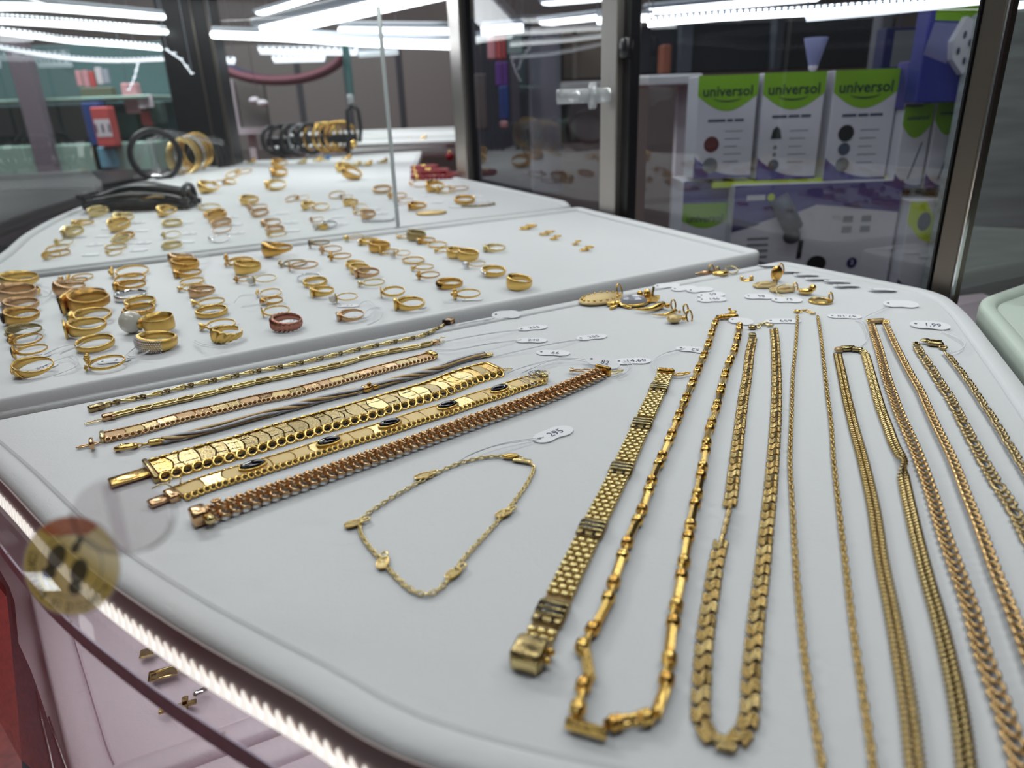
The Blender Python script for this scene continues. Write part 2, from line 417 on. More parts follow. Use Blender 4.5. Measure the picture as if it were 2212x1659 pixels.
# glass shelf carrying the trays; its polished front edge shows as a dark mauve line
shelf_o = inset(curve_all, .012, False)
if (shelf_o[10] - Vector((0, 0))).length > (curve_all[10] - Vector((0, 0))).length: shelf_o = inset(curve_all, -.012, False)
back = [Vector((-.262, 2.38)), Vector((-.215, 1.72)), Vector((.060, 1.07)), Vector((.235, .632)), Vector((.300, .502)), Vector((.60, .64)), Vector((.62, .2)), Vector((.2, .10))]
sh = empty('glass_shelf', (0, 0, -.0155), 'clear glass shelf under the white trays with a mauve polished front edge', 'shelf')
so = ccw(dedupe(shelf_o + back))
build('pane', [flat(so, .0)], GLASS, sh, smooth=False)
b = MB(); n = len(shelf_o); e_in = inset(shelf_o, .0012 if True else 0, False)
vv = [(q.x, q.y, -.0034) for q in shelf_o] + [(q.x, q.y, .0037) for q in shelf_o]
b.add((vv, [(i, i + 1, n + i + 1, n + i) for i in range(n - 1)]))
o = link('front_edge', b.mesh('front_edge', GEDGE, False), sh)
sol = o.modifiers.new('thick', 'SOLIDIFY'); sol.thickness = .0006; sol.offset = 0
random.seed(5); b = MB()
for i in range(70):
    q = shelf_o[random.randrange(4, n - 8)]; b.add(box(q.x, q.y, .0045, .0005, .0005, .0004))  # glints of the lit edge modelled as tiny gold blocks
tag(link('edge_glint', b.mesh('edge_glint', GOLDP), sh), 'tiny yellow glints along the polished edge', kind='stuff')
# shade-coloured band and LED strip along the front tray's outer side
fe = smooth2(FRONT, .004)
ins = -1 if (inset(fe, -.002, False)[5].length < fe[5].length) else 1
def band(z0, z1, d0, d1):
    a = inset(fe, ins * d0, False); c = inset(fe, ins * d1, False); n = len(a)
    v = [(q.x, q.y, z0) for q in a] + [(q.x, q.y, z1) for q in a] + [(q.x, q.y, z1) for q in c] + [(q.x, q.y, z0) for q in c]
    f = []
    for i in range(n - 1):
        for k in range(4): f.append((k * n + i, k * n + i + 1, ((k + 1) % 4) * n + i + 1, ((k + 1) % 4) * n + i))
    return v, f
st = empty('led_strip', (0, 0, -.0148), 'white LED strip with modelled saw-toothed glow along the front edge of the bracelet tray', 'light')
build('channel', [band(.0, .0146, .0004, .0010)], SIDESHADE, st, smooth=False)  # covers the white tray side in its shaded tone
build('diffuser', [band(.0, .0010, .0012, .0024)], LEDW, st, smooth=False)
dp, stp = smoothpath([(q.x, q.y, 0) for q in inset(fe, ins * .0016, False)], .0046)
b = MB()  # scalloped glow of the strip built as bright wedges
for i in range(1, len(dp) - 1):
    t = (dp[i + 1] - dp[i - 1]).normalized(); M = frame(dp[i] + Vector((0, 0, .0010)), t)
    b.add(([(-.0021, -.0004, 0), (.0021, -.0004, 0), (.0021, .0008, 0), (-.0021, .0008, 0), (.0004, -.0002, .0056), (.0008, -.0002, .0056), (.0008, .0001, .0056), (.0004, .0001, .0056)],
           [(0, 1, 5, 4), (1, 2, 6, 5), (2, 3, 7, 6), (3, 0, 4, 7), (4, 5, 6, 7)]), M)
tag(link('diode', b.mesh('diode', LEDW, False), st), kind='stuff')

# lower shelf: trays tinted lilac for the floor's reflection, dark bottom rail
def low(px): return [Vector(P(x, y, -.10).to_2d()) for x, y in px]
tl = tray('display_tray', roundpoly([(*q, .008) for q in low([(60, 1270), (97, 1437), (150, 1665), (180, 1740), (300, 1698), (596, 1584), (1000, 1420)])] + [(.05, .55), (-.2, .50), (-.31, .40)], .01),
          'white lower tray with painted-in lilac floor reflection beneath the bracelet tray, holding small gold charms', FLOORTINTL, -.10, .0135, .003)
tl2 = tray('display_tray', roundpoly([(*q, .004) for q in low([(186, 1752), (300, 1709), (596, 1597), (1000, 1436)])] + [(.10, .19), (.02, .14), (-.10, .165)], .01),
           'second white lower tray with painted-in lilac reflection behind the narrow gap below the LED strip', FLOORTINTL, -.10, .0135, .003)
lb = low([(-260, 820), (-120, 1010), (-30, 1170), (2, 1256), (10, 1300), (22, 1357), (60, 1440), (100, 1560), (140, 1659), (190, 1790)])
inn = low([(75, 1268), (66, 1294), (78, 1357), (103, 1437), (128, 1560), (155, 1659), (200, 1760)])
b = empty('lower_shelf', (-.1, .25, -.118), 'lower shelf board with painted-in lilac floor reflection under the lower trays', 'shelf')
build('board', [extr([tuple(Vector((q[0] + .1, q[1] - .25))) for q in ([(x, y) for x, y in [(-.40, .62), (.62, .9), (.62, .2), (.15, .10)]] + [(q.x, q.y) for q in lb[::-1]])][::-1], -.006, .0055)], FLOORTINTL, b, smooth=False)
rail = empty('bottom_rail', (0, 0, -.16), 'scuffed black metal rail at the foot of the front glass', 'rail')
o1 = low([(-60, 1180), (10, 1262), (20, 1357), (26, 1430), (36, 1530), (45, 1660), (60, 1790)])
o2 = low([(-40, 1160), (18, 1262), (26, 1357), (64, 1440), (104, 1560), (146, 1659), (205, 1790)])
build('channel', [extr([tuple(q) for q in o1 + o2[::-1]][::-1], .048, .058)], mat('scuffed_black', (46, 40, 54), .6, .0, .5, 120, var=.7), rail, smooth=False)
build('chrome_edge', [tube([(q.x, q.y, .059) for q in low([(78, 1490), (92, 1560), (106, 1620), (116, 1670), (130, 1760)])], .0006, 5), tube([(q.x, q.y, .059) for q in low([(104, 1545), (122, 1600), (140, 1650), (175, 1750)])], .0004, 5)], SILVER, rail)

# curved front glass: runs from below the rail to the case top
pane_o = inset(curve_all, ins * .030, False)
fg = empty('front_glass', (0, 0, -.105), 'clear curved front glass of the display case', 'glass')
n = len(pane_o); nn = max(i for i, q in enumerate(pane_o) if q.y < 1.45)
build('pane', [([(q.x, q.y, 0) for q in pane_o[:nn]] + [(q.x, q.y, .44) for q in pane_o[:nn]], [(i, i + 1, nn + i + 1, nn + i) for i in range(nn - 1)])], GLASS, fg)
def hit(px, py, off=.0004):
    r = ray(px, py); best = None
    for a, c in zip(pane_o[:-1], pane_o[1:]):
        M_ = np.array([[r[0], -(c - a).x], [r[1], -(c - a).y]])
        det = np.linalg.det(M_)
        if abs(det) < 1e-12: continue
        s, u = np.linalg.solve(M_, np.array([a.x, a.y]))
        if -.001 <= u <= 1.001 and s > 0 and (best is None or s < best): best = s
    return Vector(CAM + r * (best - off / np.linalg.norm(r)))
def on_glass(polys, off=.0004):                 # 2-D polygons on the pane
    v = []; f = []
    for p in polys: f.append(tuple(range(len(v), len(v) + len(p)))); v += [tuple(hit(x, y, off)) for x, y in p]
    return v, f
SC = (155, 1222); SR = (106, 109)
def ang(a, k): a = math.radians(a); return (SC[0] + SR[0] * k * math.cos(a), SC[1] + SR[1] * k * math.sin(a))
def arc(a0, a1, k, n=24): return [ang(a0 + (a1 - a0) * i / n, k) for i in range(n + 1)]
def reflection_layer(name, rgb, a):                        # painted reflection layer on glass: lets light through and scatters it to both sides
    if name in MATS: return MATS[name]
    M = bpy.data.materials.new(name); M.use_nodes = True; nt = M.node_tree; nt.nodes.clear()
    out = nt.nodes.new('ShaderNodeOutputMaterial'); tr = nt.nodes.new('ShaderNodeBsdfTransparent'); di = nt.nodes.new('ShaderNodeBsdfDiffuse'); tl = nt.nodes.new('ShaderNodeBsdfTranslucent')
    for n_ in (di, tl): n_.inputs[0].default_value = (*srgb(rgb), 1)
    ad = nt.nodes.new('ShaderNodeMixShader'); nt.links.new(di.outputs[0], ad.inputs[1]); nt.links.new(tl.outputs[0], ad.inputs[2])
    mx = nt.nodes.new('ShaderNodeMixShader'); mx.inputs[0].default_value = a; nt.links.new(tr.outputs[0], mx.inputs[1]); nt.links.new(ad.outputs[0], mx.inputs[2])
    nt.links.new(mx.outputs[0], out.inputs[0]); MATS[name] = M; return M
stk = empty('sticker_reflection', tuple(hit(*SC)), 'painted reflection of a yellow keep-distance floor sticker with dark footprints on the front glass', 'sticker')  # floor sticker's mirror image modelled as a layer on the pane
def sbuild(name, polys, m, off): 
    v, f = on_glass(polys, off); l = stk.location; return link(name, MBm(v, f, l, name, m), stk)
def MBm(v, f, l, name, m):
    b = MB(); b.v = [tuple(Vector(p) - l) for p in v]; b.f = f; return b.mesh(name, m, False)
def ringpolys(k0, k1, a0=0, a1=360, n=48):
    A, B = arc(a0, a1, k0, n), arc(a0, a1, k1, n); return [[A[i], A[i + 1], B[i + 1], B[i]] for i in range(n)]
def chord(y):                                   # red cap above a slanted line
    pts = arc(195, 300, .99, 20); return pts
sbuild('backing', [arc(0, 352.5, 1.0, 47)], reflection_layer('sticker_backing', (214, 196, 140), .30), .0004)
sbuild('yellow_field', ringpolys(.63, .97), reflection_layer('reflected_sticker_yellow', (255, 224, 120), .66), .0007)
sbuild('centre_field', [arc(0, 352.5, .61, 47)], reflection_layer('reflected_sticker_yellow', (255, 224, 120), .66), .0007)
sbuild('ring_line', ringpolys(.612, .628), reflection_layer('reflected_sticker_dark', (30, 28, 44), .9), .0009)
sbuild('white_rim', ringpolys(.975, 1.0), reflection_layer('reflected_sticker_white', (226, 214, 222), .6), .0009)
sbuild('red_cap', [arc(228, 305, .965, 20) + [(190, 1155), (110, 1158)]], reflection_layer('sticker_red', (220, 92, 96), .7), .0011)
def foot(cx, cy, rot, s):
    c, s_ = math.cos(rot), math.sin(rot)
    def tr(p): return [(cx + (x * c - y * s_) * s, cy + (x * s_ + y * c) * s) for x, y in p]
    return [tr([(x, y * 1.0 - 10) for x, y in ell(0, 0, 19, 29)]), tr([(x, y + 27) for x, y in ell(0, 0, 15, 15, 16)])]
for (cx, cy, rot) in [(118, 1212, math.radians(25)), (168, 1244, math.radians(14)), (166, 1178, math.radians(-150))]:
    sbuild('footprint', foot(cx, cy, rot, 1.0 if cy > 1200 else .5), reflection_layer('sticker_foot', (58, 62, 84), .85), .0012)
b = MB(); word = 'CONSERVAR SU DISTANCIA'; l = stk.location
for i, ch in enumerate(word):
    if ch == ' ': continue
    a = math.radians(197 - i * 7.9); v, f = text_vf(ch, 29, 'CENTER', .02)
    out = (math.cos(a), math.sin(a)); rt = (math.sin(a), -math.cos(a)); c0 = ang(197 - i * 7.9, .80)
    pts = [tuple(hit(c0[0] + rt[0] * x * .55 + out[0] * y, c0[1] + rt[1] * x * .55 + out[1] * y, .0012) - l) for x, y, z in v]
    b.add((pts, f))
tag(link('lettering', b.mesh('lettering', reflection_layer('reflected_sticker_dark', (30, 28, 44), .9), False), stk), 'mirrored dark lettering')
# round clear sticker on the glass
cs = empty('clear_disc', tuple(hit(262, 1112)), 'round transparent plastic sticker on the front glass beside the yellow sticker reflection', 'sticker')
v, f = on_glass([ell(262, 1112, 108, 83, 48)], .0004); link('disc', MBm(v, f, cs.location, 'disc', PLASTIC), cs)
v, f = [], []
for rr, a0, a1 in [((110, 85), 5, 185), ((103, 79), 100, 178), ((116, 86), -20, 60)]:
    A = [tuple(hit(262 + rr[0] * math.cos(math.radians(a0 + (a1 - a0) * i / 40)), 1112 + rr[1] * math.sin(math.radians(a0 + (a1 - a0) * i / 40)), .0008) - cs.location) for i in range(41)]
    tv, tf = tube(A, .00016, 5); f += [tuple(q + len(v) for q in x) for x in tf]; v += tv
bb = MB(); bb.v = v; bb.f = f; link('rim', bb.mesh('rim', PLASTR), cs)
v, f = on_glass([[(218, 1045), (252, 1048), (284, 1190), (252, 1194)]], .0007); link('reflection_gap', MBm(v, f, cs.location, 'reflection_gap', PLASTIC), cs)  # gap in the reflection, modelled as a thin pale strip

# glass partition between the ring tray and the far tray
a, c = P(861, 497), P(-60, 614); top = .237
gp = empty('glass_partition', (a.x, a.y, 0.0045), 'upright glass partition on the seam between ring tray and far tray', 'glass')
d = (c - a); n_ = Vector((-d.y, d.x, 0)).normalized() * .002
build('pane', [([tuple(d * k - n_ + Vector((0, 0, z))) for k, z in ((0, 0), (1, 0), (1, top), (0, top))] , [(0, 1, 2, 3)])], GLASSP, gp, smooth=False)
build('polished_edge', [box(0, 0, top / 2, .0045, .0045, top, .0008)], mat('pale_glass_edge', (196, 202, 202), .4), gp, smooth=False)

# ---------------------------------------------------------------- sliding doors at the back of the case
B0, B1 = Vector((-.0756, 1.42)), Vector((.3229, .4977)); bd = (B1 - B0).normalized(); bn = Vector((-bd.y, bd.x))
if bn.x < 0: bn = -bn
B0 = B0 + bn * .013; B1 = B1 + bn * .013
def at_line(px, off=0.):                        # where the sight line at column px crosses the door line (on tray level)
    lo, hi_ = 320., 760.
    for _ in range(50):
        mid = (lo + hi_) / 2; q = P(px, mid).to_2d(); s = (q - B0).dot(bn) - off
        if s > 0: lo = mid
        else: hi_ = mid
    return P(px, (lo + hi_) / 2).to_2d()
def prism(c, wx, wy, z0, z1, dirv, bev=.0):
    M = Matrix.Rotation(math.atan2(dirv.y, dirv.x), 4, 'Z'); M.translation = Vector((c[0], c[1], (z0 + z1) / 2))
    return M, box(0, 0, 0, wx, wy, z1 - z0, bev)
def post(name, px0, px1, label, m, dy=.02, z1=.40, parts=()):
    p0, p1 = at_line(px0), at_line(px1); c = (p0 + p1) / 2; wd = abs((p1 - p0).dot(bd))
    e = empty(name, (c.x, c.y, -.11), label, 'frame', rot=(0, 0, math.atan2(bd.y, bd.x)))
    build('stile', [box(0, 0, (z1 + .11) / 2, wd, dy, z1 + .11, .0015)], m, e, smooth=False)
    return e, wd
e, wd = post('door_post', 998, 1020, 'slim brushed steel door post beside the red bead bracelets', STEEL)
build('rubber_seal', [box(wd / 2 + .006, .004, .255, .014, .012, .51, .001)], RUBBER, e, smooth=False)
e, wd = post('door_post', 1307, 1340, 'brushed steel door post with a clear plastic knob', STEEL)
build('rubber_seal', [box(wd / 2 + .008, .006, .255, .016, .014, .51, .001)], RUBBER, e, smooth=False)
post2 = e; post2.matrix_basis = Matrix.Translation(post2.location) @ Matrix.Rotation(math.atan2(bd.y, bd.x), 4, 'Z')
build('lock', [box(wd / 2 + .014, -.006, .305, .016, .012, .022, .002)], RUBBER, e)
e3, wd = post('door_post', 2020, 2066, 'dark bronze metal post at the cut corner of the necklace tray', DSTEEL, .012)
build('bright_edge', [box(wd / 2 + .001, -.005, .255, .0012, .003, .51)], SILVER, e3, smooth=False)
build('black_gasket', [box(-wd / 2 - .0008, -.004, .255, .0016, .006, .51)], RUBBER, e3, smooth=False)
def door(px0, px1, label, off, parent_z=-.1):
    p0, p1 = at_line(px0), at_line(px1); p0 = p0 + bn * off; p1 = p1 + bn * off; c = (p0 + p1) / 2
    e = empty('sliding_door', (c.x, c.y, parent_z), label, 'door')
    q0, q1 = p0 - c, p1 - c
    build('pane', [([(q0.x, q0.y, 0), (q1.x, q1.y, 0), (q1.x, q1.y, .5), (q0.x, q0.y, .5)], [(0, 1, 2, 3)])], GLASSD, e, smooth=False)
    ang_ = math.atan2(bd.y, bd.x); L = (q1 - q0).length
    M = Matrix.Rotation(ang_, 4, 'Z'); 
    build('bottom_rail', [([tuple(M @ Vector(p)) for p in box(0, 0, .05, L, .01, .06)[0]], box(0, 0, .05, L, .01, .06)[1])], BLACKM, e, smooth=False)
    return e
door(1022, 1304, 'dark sliding glass door between the two steel posts', .006)
d2 = door(1374, 2018, 'sliding glass door in front of the stacked green and white boxes', .012)
# clear plastic knob on the middle post
kp = at_line(1322) - bn * .022; kz = PY(1300, 206, kp.y).z
kn = empty('pull_knob', (0, 0, 0)); kn.parent = post2; kn.matrix_basis = post2.matrix_basis.inverted() @ Matrix.Translation((kp.x, kp.y, kz)); kn['label'] = 'clear acrylic pull knob with a round flange'
cylm = Matrix.Rotation(PI / 2, 4, 'Y')
def cyl(x0, x1, r, seg=16): 
    v, f = lathe([(r, x0), (r, x1)], seg); return [(z, x, y) for x, y, z in v], f
build('handle', [cyl(-.052, -.008, .0085)], ACRYL, kn)
build('flange', [cyl(-.012, -.004, .0155)], ACRYL, kn)
build('bracket', [box(.010, .004, 0, .032, .014, .018, .002)], ACRYL, kn)
build('pin', [tube([(.014, .0, .009), (.015, .0, .030)], .0018, 6), tube([(.026, 0, .003), (.044, 0, .005)], .0016, 6)], ACRYL, kn)
# third pane, right of the bronze post
p0 = at_line(2066); p1 = Vector((.60, .66)) 
g3 = empty('mirror_pane', ((p0.x + p1.x) / 2, (p0.y + p1.y) / 2, -.11), 'grey mirrored pane behind the pale green tray', 'mirror')
c = (p0 + p1) / 2; q0, q1 = p0 - c, p1 - c
build('pane', [([(q0.x, q0.y, 0), (q1.x, q1.y, 0), (q1.x, q1.y, .5), (q0.x, q0.y, .5)], [(0, 1, 2, 3)])], GLASSM, g3, smooth=False)

# ---------------------------------------------------------------- room shell
def struct(name, vf, m): return tag(build(name, vf, m, smooth=False), kind='structure')
FLOORM = mat('red_granite', (142, 48, 46), .35, bump=.1, bscale=60, var=.75)
struct('floor', [box(0, 2.2, -.96, 9, 8, .06)], FLOORM)
struct('ceiling', [box(0, 2.2, 1.72, 9, 8, .06)], mat('dark_ceiling', (70, 72, 80), .8, var=.15, bscale=3))
struct('wall_back', [box(0, 5.2, .38, 9, .08, 2.7)], mat('taupe_wall', (120, 112, 112), .85, var=.2, bscale=2.))
struct('wall_left', [box(-4.2, 2.2, .38, .08, 8, 2.7)], mat('grey_green_wall', (104, 120, 122), .85, var=.2, bscale=2.))
struct('wall_right', [box(4.2, 2.2, .38, .08, 8, 2.7)], mat('taupe_wall', (120, 112, 112)))
# black pillar at the far end of the case's front
p = P(488, 362); pr = empty('black_pillar', (p.x - .075, p.y + .12, -.93), 'black square pillar at the curved end of the far tray', 'pillar')
build('shaft', [box(0, 0, 1.305, .135, .10, 2.61, .004)], BLACKM, pr, smooth=False)
build('steel_edge', [box(.069, -.045, 1.1, .008, .008, 2.2), box(.03, -.053, 1.1, .006, .004, 2.2)], DSTEEL, pr, smooth=False)
# counter body below the case
cb = empty('case_body', (-.05, 1.1, -.93), 'dark panelled base of the display case', 'case')
bo = inset(curve_all, ins * -.06, False)
pl = [(q.x + .05, q.y - 1.1) for q in bo[::4]] + [(q.x + .05, q.y - 1.1) for q in [Vector((-.2, 2.35)), Vector((-.2, 1.75)), Vector((.05, 1.05)), Vector((.27, .48)), Vector((.2, .16))]]
build('front_panel', [extr([tuple(q) for q in ccw([Vector(x) for x in pl])], 0, .76)], mat('dark_panel', (46, 44, 52), .5), cb, smooth=False)
# ---------------------------------------------------------------- rings
def band(hb, hf, tb=.09, tf=.14, p=2., ridge=None, gap=0., N=40):
    ys = [-.5, -.36, -.12, .12, .36, .5]; v = []; f = []
    a0 = gap / 2; open_ = gap > 0; cnt = N + 1 if open_ else N
    K = 8
    for i in range(cnt):
        th = a0 + (2 * PI - gap) * i / N; k = ((1 - math.cos(th)) / 2) ** p; h = hb + (hf - hb) * k; t = tb + (tf - tb) * k
        ro = []
        for y in ys:
            e = 1 - (abs(y) * 2) ** 3 * .45; r = .9 + t * e
            if ridge: r += ridge(th, y * h) * k ** .5
            ro.append((r, y * h))
        pts = ro + [(.9, h / 2), (.9, -h / 2)]
        for r, z in pts: v.append((r * math.cos(th), r * math.sin(th), z))
    for i in range(N if not open_ else N):
        for k in range(K):
            a, b_ = i * K + k, i * K + (k + 1) % K; j = ((i + 1) % cnt) * K
            f.append((a, b_, j + (k + 1) % K, j + k))
    if open_: f += [tuple(reversed(range(K))), tuple(range(N * K, N * K + K))]
    return v, f
def gem(c, r, n=8, axis=True):                  # faceted stone, table towards -X
    pr = [(.05 * r, -.75 * r), (r, .0), (.92 * r, .18 * r), (.55 * r, .42 * r), (.001, .42 * r)]
    v, f = lathe(pr, n); return [(c[0] - z, c[1] + y, c[2] + x) for x, y, z in v], f
def dome(c, rx, ry, rz, seg=14): return sph(c, 1., seg, 8, (rx, ry, rz))
def headbox(x, y, z, sx, sy, sz): return box(x, y, z, sx, sy, sz, min(sx, sy, sz) * .2)
def prongs(c, r, n=6):
    o = []
    for i in range(n):
        a = 2 * PI * i / n; o.append(tube([(c[0] + r * 1.1, c[1], c[2]), (c[0] + .2 * r, c[1] + r * .8 * math.cos(a), c[2] + r * .8 * math.sin(a)), (c[0] - r * .5, c[1] + r * 1.0 * math.cos(a), c[2] + r * 1.0 * math.sin(a))], r * .13, 5))
    return o
def cone(c, r, L): 
    v, f = lathe([(r * .45, 0), (r * .7, L * .5), (r, L)], 12); return [(c[0] - z, c[1] + y, c[2] + x) for x, y, z in v], f
def cluster(c, r, n=7, br=.45):
    o = [sph(c, r * br, 8, 6)]
    for i in range(n - 1):
        a = 2 * PI * i / (n - 1); o.append(sph((c[0] + r * .2, c[1] + r * .62 * math.cos(a), c[2] + r * .62 * math.sin(a)), r * br * .85, 8, 6))
    return o
KINDS = {}
def kind(k):
    if k in KINDS: return KINDS[k]
    S = 'stone'; Mt = 'metal'
    if k == 'band': d = [('band', [band(.34, .38)], Mt)]
    elif k == 'slim': d = [('band', [band(.16, .18, .06, .08)], Mt)]
    elif k == 'wide': d = [('band', [band(.42, .95, .08, .16, 1.2)], Mt)]
    elif k == 'openwork': d = [('band', [band(.28, .8, .08, .16, 1.2, lambda t, z: .045 * math.sin(9 * t) * math.cos(z * 14))], Mt)]
    elif k == 'dome': d = [('band', [band(.22, 1.15, .08, .42, 2.2, lambda t, z: .04 * math.sin(22 * t) * math.cos(z * 18))], Mt)]
    elif k == 'twist': d = [('band', [band(.45, .72, .10, .2, 1., lambda t, z: .10 * math.sin(20 * t + z * 12), N=80)], Mt)]
    elif k == 'shell': d = [('band', [band(.34, .95, .07, .24, 2.4, lambda t, z: .10 * math.cos(30 * (t - PI) / (1 + 2.4 * (z + .45))), gap=.5, N=90)], Mt)]
    elif k == 'signet': d = [('band', [band(.26, .75, .08, .18, 2.)], Mt), ('plate', [headbox(-1.12, 0, 0, .14, 1.0, .86)], Mt)]
    elif k == 'flat': d = [('band', [band(.24, .62, .07, .12, 2.)], Mt), ('plate', [headbox(-1.10, .0, .05, .26, .62, .80)], Mt)]
    elif k == 'stonesignet': d = [('band', [band(.3, .85, .08, .2, 1.8)], Mt), ('stone', [dome((-1.12, 0, 0), .12, .38, .36)], S)]
    elif k == 'rect': d = [('band', [band(.2, .55, .07, .14, 2.2)], Mt), ('bezel', [headbox(-1.10, 0, 0, .26, .72, .62)], Mt), ('stone', [headbox(-1.24, 0, 0, .12, .56, .48)], S)]
    elif k == 'bigrect': d = [('band', [band(.4, .95, .08, .18, 1.6)], Mt), ('bezel', [headbox(-1.12, 0, 0, .2, 1.3, 1.0)], Mt), ('stone', [headbox(-1.24, 0, 0, .2, 1.16, .88)], S)]
    elif k == 'oval': d = [('band', [band(.13, .22, .06, .1)], Mt), ('bezel', [dome((-1.10, 0, 0), .13, .56, .50, 18)], Mt), ('stone', [dome((-1.19, 0, 0), .11, .40, .40, 18)], S), ('shoulder', [tube([(-.95, .28, .25), (-.7, .6, .05)], .05, 5), tube([(-.95, -.28, .25), (-.7, -.6, .05)], .05, 5)], Mt)]
    elif k == 'bezel': d = [('band', [band(.2, .28, .06, .1)], Mt), ('bezel', [tube([(-1.08, .42 * math.cos(a * PI / 8), .42 * math.sin(a * PI / 8)) for a in range(16)], .07, 6, True), dome((-1.04, 0, 0), .05, .4, .4)], Mt)]
    elif k == 'solitaire': d = [('band', [band(.14, .15, .06, .08)], Mt), ('setting', [cone((-.95, 0, 0), .27, .34)] + prongs((-1.28, 0, 0), .25, 6), Mt), ('stone', [gem((-1.27, 0, 0), .25)], S)]
    elif k == 'pearl': d = [('band', [band(.11, .12, .06, .07)], Mt), ('setting', [dome((-1.06, 0, 0), .08, .46, .46, 10), tube([(-1.05, -.55, 0), (-1.02, .55, 0)], .05, 5)], Mt), ('pearl', [sph((-1.36, 0, 0), .37, 14, 10)], S)]
    elif k == 'bigpearl': d = [('band', [band(.85, .85, .08, .09)], Mt), ('setting', [cone((-.9, 0, 0), .5, .3)], Mt), ('pearl', [sph((-1.78, 0, .12), .74, 28, 18)], S)]
    elif k == 'cluster': d = [('band', [band(.14, .2, .06, .08)], Mt), ('head', cluster((-1.14, 0, .05), .46, 8), Mt), ('stone', [gem((-1.32, 0, .05), .17)], S)]
    elif k == 'flower': d = [('band', [band(.15, .22, .07, .1, gap=.0)], Mt), ('head', cluster((-1.12, .34, .22), .34, 7) + cluster((-1.08, -.4, -.04), .2, 5), Mt)]
    elif k == 'split': d = [('band', [band(.14, .62, .06, .09, 1.4, None)], Mt), ('scroll', [tube([(-1.02 * math.cos(t), 1.02 * math.sin(t), .12 * math.sin(7 * t)) for t in [(-1.1 + 2.2 * i / 24) for i in range(25)]], .05, 5)], Mt)]
    elif k == 'row': d = [('band', [band(.3, .55, .08, .12, 1.4)], Mt), ('stone', [gem((-1.04 * math.cos(t), 1.04 * math.sin(t), 0), .17, 8) for t in (-.5, -.17, .17, .5)], S)]
    elif k == 'leaf': d = [('band', [band(.13, .14, .06, .07)], Mt), ('setting', [dome((-1.02, y, .1 * s), .07, .14, .2, 8) for y, s in ((-.5, 1), (-.28, -1), (-.05, 1), (.2, -1), (.42, 1))], Mt)]
    elif k == 'bow': d = [('band', [band(.13, .16, .06, .07)], Mt), ('wing', [dome((-1.12, .35, .12), .12, .3, .2, 10), dome((-1.12, -.35, .12), .12, .3, .2, 10), dome((-1.2, 0, .1), .14, .14, .16, 8)], Mt)]
    elif k == 'pave':
        st = []
        for r_ in range(6):
            for c_ in range(18):
                t = PI - .95 + 1.9 * (c_ + .5 * (r_ % 2)) / 18; z = -.32 + .128 * r_
                k_ = 1 - (abs(z / .82) * 2) ** 3 * .45; rr = .9 + .33 * k_
                st.append(sph((rr * math.cos(t), rr * math.sin(t), z), .052, 5, 4))
        d = [('band', [band(.42, .82, .12, .33, .9)], Mt), ('pave', st, S)]
    zmin = None
    KINDS[k] = d; return d
_rm = {}
def ring(px, py, wpx, k, m, desc, group, stone=None, az=0., tilt=12., zs=0., name=None, cat='ring'):
    d = kind(k); pts = np.array([p for _, vfs, _ in d for vf in vfs for p in vf[0]])
    L = pts[:, 0].max() - pts[:, 0].min(); s = pxm(px, py, wpx) / L
    R = Matrix.Rotation(math.radians(az), 3, 'Z') @ Matrix.Rotation(math.radians(tilt), 3, 'X')
    zm = (pts @ np.array(R).T)[:, 2].min()
    c = P(px, py, .0025); ctr = (pts[:, 0].max() + pts[:, 0].min()) / 2
    off = R @ Vector((ctr, 0, 0)) * s
    e = empty(name or ('pearl_ring' if 'pearl' in k else 'ring'), (c.x - off.x, c.y - off.y, -zm * s + .0002 + zs), desc, cat, group)
    e.rotation_euler = R.to_euler(); e.scale = (s, s, s)
    for nm, vfs, role in d:
        mm = m if role == 'metal' else (stone or m); key = (k, nm, mm.name)
        if key not in _rm:
            b = MB()
            for vf in vfs: b.add(vf)
            _rm[key] = b.mesh(k + '_' + nm, mm, not (nm in ('stone',) and k in ('solitaire', 'rect', 'bigrect', 'row', 'cluster')))
        o = link(nm, _rm[key], e)
        if role == 'stone' and stone is not None: o['label'] = {'pearl': 'round white pearl'}.get(nm, stone.name.replace('_', ' '))
    return e
G, D, R_, S_, W, O = GOLD, GOLDD, ROSE, SILVER, GOLDP, GOLDO
